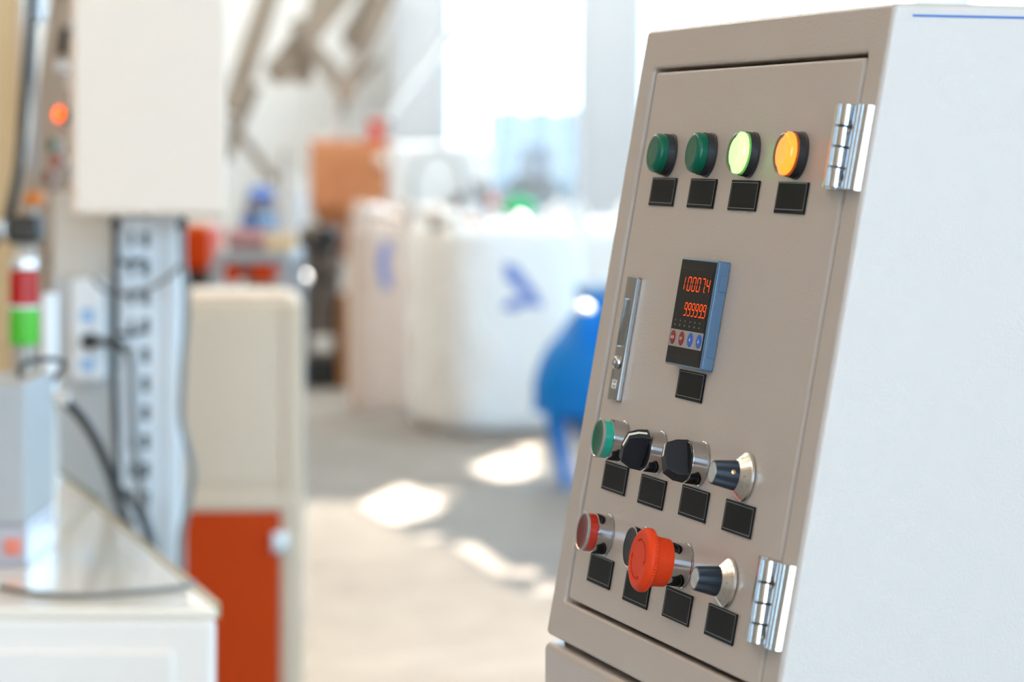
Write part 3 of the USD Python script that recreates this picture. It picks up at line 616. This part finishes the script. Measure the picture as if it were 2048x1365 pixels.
part(T, 'edge_trim', rbox([a[0], 6.895, .0], [float(at(50, 0, 6.9)[0]), 6.935, 2.4], .003), M['cream'])
Y = 5.9
cable('thick black cable hanging in front of the tan board', [at(66, -60, Y), at(62, 40, Y), at(54, 140, Y), at(46, 240, Y), at(40, 320, Y), at(26, 400, Y), at(8, 450, Y), at(-40, 520, Y)], .0105, 'cable_black')
T = thing('ceiling_rod', 'slim grey hanging rod with a small white lamp behind the thick black cable', 'rod', at(70, 40, 6.0)); part(T, 'rod', tube([at(70, -60, 6.05), at(69, 120, 6.05), at(69, 350, 6.05)], .005), M['grey_machine']); part(T, 'lamp_head', moved(lathe([(.008, 0), (.017, .008), (.017, .06), (.008, .07)], 20), at(75, 48, 5.95)), M['white_plastic'])
Y = 5.45
T = thing('motor_bracket', 'dark grey motor on a beige stand behind the signal light', 'motor', (at(45, 460, Y)[0], Y, 0))
part(T, 'body', pbox(12, 432, 76, 488, Y, .08, .008), M['dark_iron']); part(T, 'stand', stand(30, 488, 66, Y + .02, .04, 0), M['post'])
part(T, 'flange', pbox(-8, 440, 14, 480, Y + .01, .06, .008), M['silver']); part(T, 'cap', pbox(48, 385, 84, 412, Y + .02, .05, .006), M['orange_bright'], label='orange cap'); part(T, 'cap_post', pbox(58, 410, 70, 436, Y + .03, .03, .003), M['post'])
for k in range(4): part(T, 'fin', pbox(14, 438 + 12 * k, 74, 442 + 12 * k, Y - .004, .01, .001), M['steel_dark'])

# ================================================================ middle: beige cabinet with orange door
Y = 6.9; zt = float(at(480, 603, Y)[2]); xa, xb = float(at(352, 900, Y)[0]), float(at(607, 900, Y)[0])
T = thing('machine_cabinet', 'beige machine cabinet with an orange lower door', 'cabinet', ((xa + xb) / 2, Y, 0))
RT = trimesh.transformations.rotation_matrix(math.radians(5.2), [0, 0, 1], [xb, Y, 0])
def turned(*a): m = rbox(*a); m.apply_transform(RT); return m
part(T, 'body', turned([xa, Y, .0], [xb, Y + .62, zt], .012), M['beige_cab'])
q = lambda px: float(at(px, 900, Y)[0]); zq = lambda py: float(at(480, py, Y)[2])
part(T, 'upper_panel', turned([xa + .01, Y - .006, zq(966)], [q(566), Y + .01, zq(628)], .004), M['beige_cab'])
part(T, 'rail', turned([xa, Y - .010, zq(1018)], [xb - .002, Y + .01, zq(986)], .004), M['beige_cab'])
part(T, 'corner_post', turned([q(568), Y - .009, .02], [xb - .001, Y + .01, zt - .006], .004), M['beige_cab'])
d = part(T, 'door', turned([xa + .004, Y - .007, .10], [q(561), Y + .01, zq(1022)], .004), M['orange'], label='orange door')
part(d, 'latch', turned([q(544), Y - .022, zq(1104)], [q(578), Y - .004, zq(1062)], .004), M['silver'], label='silver latch')
part(T, 'top_lid', turned([xa + .03, Y + .05, zt - .004], [xb - .03, Y + .5, zt + .012], .006), M['beige_cab'])

# ================================================================ middle distance: machines
Y = 9.8
T = thing('orange_machine', 'orange machine housing on a black base beyond the cream enclosure', 'machine', (at(405, 500, Y)[0], Y, 0))
part(T, 'housing', pbox(352, 456, 420, 545, Y, .4, .02), M['orange']); part(T, 'base', stand(350, 545, 420, Y - .02, .4, 0, .01), M['dark_iron']); part(T, 'cover', pbox(360, 448, 412, 458, Y + .02, .3, .005), M['orange_bright'])
Y = 9.0
T = thing('work_table', 'grey steel work table behind the beige cabinet', 'table', (at(490, 520, Y)[0], Y, 0))
a, b = at(426, 503, Y), at(580, 528, Y); part(T, 'table_top', rbox([a[0], Y, b[2]], [b[0], Y + .6, a[2]], .008), M['grey_machine'])
for px in (430, 570):
    for dy in (.02, .54): c = at(px, 528, Y); part(T, 'leg', rbox([c[0] - .02, Y + dy, 0], [c[0] + .02, Y + dy + .04, b[2]], .004), M['grey_machine'])
for px0, px1 in ((448, 478), (500, 545)): part(T, 'drawer', pbox(px0, 530, px1, 562, Y + .02, .3, .006), M['orange'], label='orange drawer box')
T = thing('film_roll', 'pink roll of film lying on the grey table', 'roll', at(475, 485, Y))
g = lathe([(.012, -.055), (.033, -.055), (.033, .055), (.012, .055)], 32); g.apply_transform(trimesh.transformations.rotation_matrix(math.pi / 2, [0, 1, 0])); c = np.array([float(at(486, 500, Y)[0]), Y + .12, float(a[2]) + .033]); part(T, 'roll', moved(g, c), M['pink']); g2 = lathe([(.008, -.07), (.012, -.07), (.012, .07), (.008, .07)], 20); g2.apply_transform(trimesh.transformations.rotation_matrix(math.pi / 2, [0, 1, 0])); part(T, 'core', moved(g2, c), M['cream'])
T = thing('paper_stack', 'small cream carton on the grey table', 'carton', at(540, 500, Y)); part(T, 'box', moved(rbox([-.05, 0, 0], [.045, .1, .05], .004), [float(at(556, 500, Y)[0]), Y + .1, float(a[2])]), M['tan']); part(T, 'lid', moved(rbox([-.052, -.002, .044], [.047, .102, .058], .003), [float(at(556, 500, Y)[0]), Y + .1, float(a[2])]), M['cream'])

Y = 19.2
T = thing('blue_pump', 'blue pump with domed motor beside the white bucket', 'pump', (at(520, 420, Y)[0], Y, 0))
cx = float(at(522, 400, Y)[0]); z = lambda py: float(at(520, py, Y)[2])
part(T, 'motor', moved(lathe([(.09, 0), (.092, .02), (.085, .05), (.06, .085), (.02, .1), (.005, .1)], 32), cx, Y, z(404)), M['blue_motor'])
part(T, 'ring', moved(lathe([(.09, 0), (.098, .01), (.098, .07), (.09, .08)], 32), cx, Y, z(404) - .078), M['brace'])
part(T, 'casing', moved(lathe([(.07, 0), (.1, .03), (.1, .10), (.07, .12)], 32), cx - .03, Y, z(404) - .19), M['blue_motor']); part(T, 'volute', moved(lathe([(.03, 0), (.075, .03), (.075, .10), (.03, .13)], 28), cx + .045, Y - .10, z(404) - .20), M['blue_pale'], label='pale blue volute')
part(T, 'stand', rbox([cx - .10, Y - .1, 0], [cx + .10, Y + .1, z(404) - .19], .02), M['brown_machine'])
T = thing('white_bucket', 'white tapered bucket with upright tubes beside the copper hopper', 'bucket', (at(588, 460, Y)[0], Y, 0))
Y = 19.6; cx = float(at(588, 400, Y)[0]); part(T, 'bucket', moved(lathe([(.065, 0), (.07, .005), (.095, .23), (.102, .235), (.102, .25), (.09, .25), (.088, .235), (.06, .02), (.005, .015)], 36), cx, Y, z(462)), M['white_plastic'])
for k, px in enumerate((568, 582, 606)): c = at(px, 380, Y); part(T, 'tube', moved(lathe([(.011, 0), (.011, .45 - .08 * k), (.005, .452 - .08 * k)], 16), c[0], Y, c[2] - .20), M['white_plastic' if k else 'brace'])
part(T, 'stand', rbox([cx - .09, Y - .09, 0], [cx + .09, Y + .09, z(462)], .01), M['brown_machine'])

Y = 19.7
T = thing('copper_hopper', 'copper-coloured square hopper with a red valve on top', 'hopper', (at(698, 440, Y)[0], Y, 0))
c = at(698, 360, Y); xh = c[0]; zt = float(at(698, 282, Y)[2]); w = .50; rings = []
for f_, zz_ in ((.30, zt - .78), (.95, zt - .46), (1.0, zt - .43), (1.0, zt - .01), (.98, zt)): rings.append(np.column_stack([rrect(w * f_, w * f_, .03 * f_) + [xh, Y + .22], np.full(24, zz_)]))
part(T, 'hopper_body', loft(rings), M['copper'], smooth=30)
part(T, 'rim', rbox([xh - w / 2 - .012, Y - .012, zt - .03], [xh + w / 2 + .012, Y + w + .012, zt + .004], .006), M['copper'])
for sx in (-1, 1):
    for sy in (0, 1): part(T, 'leg', rbox([xh + sx * .19 - .02, Y + .02 + sy * .36, 0], [xh + sx * .19 + .02, Y + .06 + sy * .36, zt - .4], .004), M['brown_machine'])
c = at(752, 282, Y + .12); vz = zt
part(T, 'red_valve', moved(lathe([(.03, 0), (.03, .05), (.055, .10), (.055, .13), (.02, .14)], 24), c[0], Y + .14, vz), M['red_paint'], label='red valve'); part(T, 'red_flange', rbox([c[0] - .06, Y - .03, vz - .02], [c[0] + .06, Y + .1, vz + .03], .01), M['red_paint'], label='red flange')
c = at(677, 282, Y + .1); part(T, 'riser_pipe', moved(lathe([(.022, 0), (.022, .10), (.03, .102), (.03, .125), (.018, .127), (.018, .17), (.005, .171)], 20), c[0], Y + .2, vz), M['trunk'], label='grey riser pipe')
part(T, 'side_cap', moved(lathe([(.05, 0), (.05, .02), (.03, .04), (.005, .045)], 24).apply_transform(trimesh.transformations.rotation_matrix(math.pi / 2, [1, 0, 0])), [float(at(762, 320, Y)[0]), Y, float(at(762, 320, Y)[2])]), M['cream'], label='cream side cap')

Y = 18.5
T = thing('extruder', 'dark brown extruder machine between cabinet and white sacks', 'machine', (at(635, 600, Y)[0], Y, 0))
z = lambda py: float(at(630, py, Y)[2]); x = lambda px: float(at(px, 600, Y)[0])
part(T, 'body', rbox([x(560), Y, z(720)], [x(672), Y + .5, z(560)], .02), M['brown_machine'])
part(T, 'foot', rbox([x(566), Y + .03, 0], [x(680), Y + .45, z(715)], .02), M['dark_iron'], label='black machine foot')
part(T, 'gearbox', rbox([x(566), Y - .03, z(565)], [x(600), Y + .3, z(470)], .02), M['dark_iron'])
def disc(r, t, seg=32): return lathe([(r * .9, 0), (r, t * .2), (r, t * .8), (r * .9, t)], seg).apply_transform(trimesh.transformations.rotation_matrix(math.pi / 2, [1, 0, 0]))
for px, py, r, mat in ((650, 478, .085, 'dark_iron'), (612, 520, .06, 'brown_machine'), (662, 530, .07, 'brown_machine'), (625, 462, .05, 'brace'), (585, 500, .055, 'dark_iron')): part(T, 'wheel', moved(disc(r, .10), [x(px), Y + .02, z(py)]), M[mat])
part(T, 'barrel', rbox([x(596), Y + .06, z(575)], [x(676), Y + .34, z(450)], .05), M['brown_machine'])
part(T, 'side_panel', rbox([x(678), Y - .02, .0], [x(693), Y + .6, z(590)], .006), M['orange_brown'], label='orange-brown side panel')
part(T, 'pale_window', rbox([x(622), Y - .008, z(705)], [x(668), Y + .01, z(672)], .01), M['silver'], label='silver window')
sp0 = sparkles[0]; part(T, 'sight_glass', moved(trimesh.creation.icosphere(3, .045), sp0 + [0, .01, -.012]), M['white_plastic'], label='white round sight glass'); part(T, 'glass_stem', moved(lathe([(.018, 0), (.018, .3), (.012, .31)], 16).apply_transform(trimesh.transformations.rotation_matrix(-math.pi / 2, [1, 0, 0])), sp0 + [0, .02, -.012]), M['silver'])

# ================================================================ sacks, tank
def sack(label, px0, px1, py_top, Y, yaw, mat, seed, prints=(), hx=None):
    """big-bag standing on the floor; its silhouette spans the pixels px0..px1 at the distance Y"""
    a, b = at(px0, 600, Y), at(px1, 600, Y); cx, W = (a[0] + b[0]) / 2, b[0] - a[0]; H = float(at(px0, py_top, Y)[2])
    c, s = math.cos(math.radians(yaw)), math.sin(math.radians(yaw)); half = W / 2 / (abs(c) + abs(s)) * 1.10
    th = np.linspace(0, 2 * np.pi, 96, endpoint=False); rings = []
    ct_, st_ = np.cos(th), np.sin(th); e = 2 / 4.2
    sx, sy = np.sign(ct_) * np.abs(ct_) ** e, np.sign(st_) * np.abs(st_) ** e
    for k, t in enumerate(np.linspace(0, 1, 30)):
        zz_ = H * t; g = .95 + .06 * math.sin(math.pi * min(1, t * 1.05)) ** .6
        if t < .05: g -= .05 * (1 - t / .05) ** 2
        if t > .93: g -= .16 * ((t - .93) / .07) ** 1.6
        r = np.stack([half * g * sx, half * g * sy], 1)
        nz = meshkit.fbm(np.column_stack([sx * 2.2, sy * 2.2, np.full(96, t * 4.0)]) + seed * 7.3, 3, seed) - .5
        r *= (1 + .07 * nz * min(1, t * 6))[:, None]
        zz2 = zz_ + (.05 * nz if t > .8 else 0)
        rings.append(np.column_stack([cx + r[:, 0] * c - r[:, 1] * s, Y + half + r[:, 0] * s + r[:, 1] * c, np.full(96, zz_) + (zz2 - zz_)]))
    T = thing('bulk_sack', label, 'sack', (cx, Y + half, 0))
    part(T, 'body', loft(rings), M[mat], smooth=60)
    for i, (qx, qy) in enumerate(((-1, -1), (1, -1), (1, 1), (-1, 1))):
        lx, ly = qx * half * .78, qy * half * .78; X0, Y0 = cx + lx * c - ly * s, Y + half + lx * s + ly * c
        dx_ = np.array([c, s, 0]) * half * .28 * -qx
        part(T, 'lifting_loop', tube([np.array([X0, Y0, H * .93]) , np.array([X0, Y0, H * 1.02]), np.array([X0, Y0, H * 1.08]) + dx_ * .5, np.array([X0, Y0, H * 1.02]) + dx_, np.array([X0, Y0, H * .92]) + dx_], .022, 8), M[mat])
    return T, cx, half, H, c, s
def sack_print(T, polys, Y, mat='bag_print'):
    """flat emblem a few millimetres proud of the cloth; pixel outlines at the distance Y"""
    for p in polys:
        q = np.array([at(u, v, Y) for u, v in p]); m = extrude(Polygon(q[:, [0, 2]]), .006); w = m.vertices.copy(); m.vertices = np.column_stack([w[:, 0], Y + w[:, 2], w[:, 1]]); m.fix_normals(); part(T, 'print', m, M[mat], label='faded blue print')
Tm, cx, hf, H, c, s = sack('big white woven bulk sack in front with blue emblem', 806, 1176, 446, 15.6, 20, 'bag', 2)
S1 = (Tm, cx, hf, H, c, s)
T2, *S2 = sack('aged pinkish bulk sack, left of the big white one', 692, 830, 442, 16.7, 8, 'bag_pink', 5)
T3, *S3 = sack('pale sunlit bulk sack behind the big white one', 1085, 1330, 440, 17.6, 12, 'bag', 9)
def wrapped(T, body, px_poly, mat, label, res=9):
    """flat print lying on a sack: its outline is carried onto the cloth and stands 3 mm proud of it"""
    from trimesh.ray.ray_triangle import RayMeshIntersector
    m = extrude(Polygon(px_poly), 1.0); top = m.submesh([np.where(m.face_normals[:, 2] > .9)[0]], append=True)
    v, f = trimesh.remesh.subdivide_to_size(top.vertices, top.faces, res)[:2]; tri = trimesh.Trimesh(v, f, process=True)
    d = np.array([at(u, w, 10.0) - EYE for u, w, _ in tri.vertices]); d /= np.linalg.norm(d, axis=1, keepdims=True)
    loc, ray, _ = RayMeshIntersector(body).intersects_location(np.tile(EYE, (len(d), 1)), d, multiple_hits=False)
    P_ = np.zeros((len(d), 3)); P_[ray] = loc - d[ray] * .004
    if len(ray) < len(d): return
    n = len(P_); e = tri.edges_sorted; bnd = tri.edges[trimesh.grouping.group_rows(e, require_count=1)]
    F = [tri.faces, tri.faces[:, ::-1] + n] + [np.array([[b, a, a + n], [b, a + n, b + n]]) for a, b in bnd]
    part(T, 'print', trimesh.Trimesh(np.vstack([P_, P_ + d * .006]), np.vstack(F), process=False), M[mat], label=label)
def body_of(T):
    m = UsdGeom.Mesh.Get(stage, T + '/body'); v = np.array(m.GetPointsAttr().Get()) + LOCAL[T]; return trimesh.Trimesh(v, np.array(m.GetFaceVertexIndicesAttr().Get()).reshape(-1, 3), process=False)
bm = body_of(S1[0])
for pl in ([(1008, 526), (1032, 530), (1078, 592), (1062, 600), (1030, 576), (1010, 556)], [(1003, 619), (1018, 600), (1050, 592), (1082, 600), (1086, 615), (1050, 612), (1028, 623)]): wrapped(S1[0], bm, pl, 'bag_print', 'faded blue print')
wrapped(T2, body_of(T2), [(770, 482), (783, 490), (776, 530), (783, 572), (772, 586), (760, 560), (756, 520), (762, 495)], 'bag_print', 'faded blue print')

Y = 13.2; cx = float(at(1202, 700, Y)[0]); mpp = Y / FPX; zp = lambda py: EYE[2] - (py - 306.6) * mpp
T = thing('blue_tank', 'bright blue round-bellied tank on curved legs beside the control cabinet', 'tank', (cx, Y, 0))
pr = [(30, 848 + 14), (80, 842), (112, 832), (130, 818), (134, 800), (135, 778), (133, 758), (127, 736), (116, 708), (102, 686), (90, 674), (74, 652), (62, 636), (54, 626), (50, 612), (48, 590), (44, 584), (2, 580)]
part(T, 'vessel', moved(lathe([(r * mpp, zp(y)) for r, y in pr], 72), cx, Y, 0), M['blue_paint'], smooth=60)
part(T, 'rim_band', moved(lathe([(133 * mpp, zp(822)), (137 * mpp, zp(820)), (137 * mpp, zp(810)), (134 * mpp, zp(806))], 72), cx, Y, 0), M['blue_paint'])
part(T, 'outlet_cone', moved(lathe([(24 * mpp, zp(900)), (26 * mpp, zp(896)), (78 * mpp, zp(846)), (70 * mpp, zp(838))], 48), cx, Y, 0), M['blue_pale'], label='paler blue outlet cone')
for k in range(4):
    an = math.radians(222 + 90 * k); c_, s_ = math.cos(an), math.sin(an); rings = []
    for r, y, w in ((128, 812, 40), (126, 840, 34), (118, 880, 24), (108, 920, 17), (100, 950, 14), (98, zp(0) and (EYE[2] / mpp + 306.6), 14)):
        p0 = np.array([cx + c_ * r * mpp, Y + s_ * r * mpp, max(zp(y), 0)]); t_ = np.array([-s_, c_, 0]); n_ = np.array([c_, s_, 0]); w = w * mpp / 2; d_ = .012
        rings.append(np.array([p0 + t_ * w + n_ * d_, p0 - t_ * w + n_ * d_, p0 - t_ * w - n_ * d_, p0 + t_ * w - n_ * d_]))
    part(T, 'leg', loft(rings), M['blue_paint'], smooth=25)
part(T, 'lid', moved(lathe([(52 * mpp, zp(585)), (54 * mpp, zp(582)), (54 * mpp, zp(574)), (40 * mpp, zp(566)), (2 * mpp, zp(562))], 48), cx, Y, 0), M['blue_pale'])
kp = sparkles[1]; part(T, 'filler_cap', moved(lathe([(.03, 0), (.036, .006), (.036, .02), (.026, .034), (.006, .04)], 28), kp - [0, -.02, .03]), M['white_plastic'], label='small white filler cap'); part(T, 'filler_neck', moved(lathe([(.022, -.20), (.022, .01)], 20), kp - [0, -.02, .03]), M['blue_paint'])

# ================================================================ far end of the hall
Y = 18.4
T = thing('white_machine', 'white boxy machine behind the sacks with a grey hose arch', 'machine', (at(882, 380, Y)[0], Y, 0))
part(T, 'housing', pbox(783, 288, 983, 446, Y, .5, .03), M['machine_white']); part(T, 'frame', stand(795, 446, 970, Y + .03, .4, 0, .01), M['grey_machine'])
part(T, 'motor', pbox(908, 388, 948, 418, Y - .13, .14, .03), M['dark_iron'], label='dark motor block'); part(T, 'motor_plate', pbox(945, 360, 985, 414, Y - .05, .06, .01), M['pipe_pale'])
part(T, 'knob', moved(trimesh.creation.icosphere(3, .036), at(986, 403, Y - .04)), M['coral'], label='coral round knob')
T = thing('hose_arch', 'pale grey hose bent in a high arch above the big white sack', 'hose', at(880, 420, 18.15))
part(T, 'hose', tube([at(832, 440, 18.15), at(826, 370, 18.15), at(842, 318, 18.15), at(878, 297, 18.15), at(914, 318, 18.15), at(930, 366, 18.15), at(934, 425, 18.15)], .026, 14), M['hose_grey'])
for px in (832, 934): (lambda q: part(T, 'stand_pipe', moved(lathe([(.05, 0), (.05, .01), (.034, .012), (.034, q[2] + .04), (.028, q[2] + .05)], 20), q[0], q[1], 0), M['grey_machine']))(at(px, 446, 18.15))
def lump(px0, px1, py0, py1, Y, seed, mat, T, name='cloth'):
    a, b = at(px0, py1, Y), at(px1, py0, Y); m = trimesh.creation.icosphere(4, 1.0); v = m.vertices
    v = v * (1 + .5 * (meshkit.fbm(v * 1.6 + seed * 3.1 + 20, 4, seed) - .5))[:, None]; m.vertices = v * [(b[0] - a[0]) / 2, .14, (b[2] - a[2]) / 2] + [(a[0] + b[0]) / 2, Y + .14, (a[2] + b[2]) / 2]
    part(T, name, m, M[mat], smooth=60)
T = thing('green_cloth', 'green crumpled cloth lying on the big white sack', 'cloth', at(1040, 446, 16.1)); lump(1003, 1074, 394, 437, 16.15, 4, 'green_cloth', T)
T = T2; lump(700, 800, 416, 446, 16.8, 6, 'bag_pink', T, 'film'); lump(730, 770, 408, 430, 16.75, 8, 'bag', T, 'film_tuft')
T = S1[0]; lump(830, 960, 420, 450, 15.75, 11, 'bag', T, 'film'); lump(850, 890, 412, 440, 15.7, 13, 'bag_pink', T, 'film_tuft'); lump(925, 985, 430, 450, 15.7, 15, 'copper', T, 'tan_tuft')
T = thing('white_ball', 'small bright white ball lying on the big white sack below the green cloth', 'ball', sparkles[2]); part(T, 'shell', moved(trimesh.creation.icosphere(3, .036), sparkles[2] - [0, -.02, .012]), M['white_plastic']); part(T, 'rim_ring', moved(lathe([(.030, 0), (.040, .002), (.040, .010), (.030, .012)], 24), sparkles[2] - [0, -.02, .045]), M['white_plastic'])

Y = 20.55
for n, (p0, p1, lb) in enumerate(((786, 884, 'pale steel column left of the tall window'), (1166, 1274, 'pale steel column directly left of the control cabinet'))):
    a, b = at(p0, 300, Y), at(p1, 300, Y)
    T = thing('steel_column', lb, 'column', ((a[0] + b[0]) / 2, Y + .1, 0))
    part(T, 'flange', rbox([a[0], Y, .02], [b[0], Y + .018, ZR], .003), M['column']); part(T, 'flange', rbox([a[0], Y + .24, .02], [b[0], Y + .258, ZR], .003), M['column'])
    part(T, 'web', rbox([(a[0] + b[0]) / 2 - .008, Y + .015, .02], [(a[0] + b[0]) / 2 + .008, Y + .243, ZR], .002), M['column'])
    part(T, 'base_plate', rbox([a[0] - .06, Y - .06, 0], [b[0] + .06, Y + .30, .025], .004), M['column'])
T = thing('sloping_pipe', 'pale pipe sloping up in front of the column towards the window', 'pipe', at(830, 160, 19.6)); part(T, 'pipe', tube([at(776, 244, 19.4), at(835, 165, 19.6), at(905, 72, 19.9), at(1000, -55, 20.2)], .032, 14), M['pipe_pale']); part(T, 'joint', moved(trimesh.creation.icosphere(3, .05), at(905, 72, 19.9)), M['pipe_pale'])
for k, (p, q, w) in enumerate((((548, -40), (468, 205), .15), ((588, 40), (694, 190), .10), ((792, -30), (700, 160), .08), ((716, -60), (560, 140), .17), ((650, -60), (606, 150), .12), ((452, 235), (545, 355), .06), ((756, 120), (690, 192), .055), ((775, -40), (716, 70), .20), ((512, 170), (452, 310), .08), ((690, 185), (676, 300), .05))):
    names = ['broad brown brace nearest the cream enclosure', 'brown brace crossing down to the hopper riser', 'dark slim brown brace beside the pale column', 'widest brown brace slanting behind the hopper', 'steep brown brace in the middle of the wall', 'thin pale brace low by the cream enclosure', 'short thin brace above the copper hopper', 'short broad brace by the top of the pale column', 'slim brace crossing low near the cream enclosure', 'thin upright strut above the copper hopper']
    Yk = 20.35 + .045 * k; T = thing('wall_brace', names[k] + ' on the far wall', 'brace', at((p[0] + q[0]) / 2, (p[1] + q[1]) / 2, Yk))
    part(T, 'bar', beam(at(*p, Yk), at(*q, Yk), w, .035), M['brace']); part(T, 'end_plate', moved(disc(w * .5 + .01, .03, 20), at(*q, Yk) + [0, .0, 0]), M['brace'])
# outside the windows
Y = 30.0; zt, zb = float(at(1070, 222, Y)[2]), -.12; x0 = float(at(972, 300, Y)[0])
T = thing('boundary_fence', 'pale blue-grey corrugated boundary fence outside the tall window', 'fence', (x0 + 1.5, Y, zb))
for k in range(24):
    a = x0 + k * .105; part(T, 'sheet', rbox([a, Y + (.02 if k % 2 else 0), zb], [a + .103, Y + .03 + (.02 if k % 2 else 0), zt + .02 * ((k * 7) % 3)], .004), M['fence' if (k * 5) % 3 else 'fence_b'])
T = thing('grey_parapet', 'low grey block wall outside, under the corrugated fence', 'wall', (float(at(1080, 400, 27)[0]), 27, -.12))
a, b = at(1000, 352, 27), at(1420, 352, 27); part(T, 'wall_body', rbox([a[0], 27, -.12], [b[0], 27.2, a[2] - .03], .01), M['parapet']); part(T, 'coping', rbox([a[0] - .03, 26.97, a[2] - .04], [b[0] + .03, 27.23, a[2]], .008), M['parapet'])
T = thing('yard_truss', 'grey steel truss frame outside the window above the control cabinet', 'truss', (float(at(1430, 0, 23)[0]), 23, -.12))
for p, q in (((1428, 900), (1428, 60)), ((1428, 60), (1452, -60)), ((1428, 50), (1396, -10)), ((1440, 18), (1560, -8)), ((1566, 6), (1530, -40)), ((1566, 6), (1640, -30))): part(T, 'truss_bar', beam(at(*p, 23.0), at(*q, 23.0), .05, .05), M['pipe_pale'])
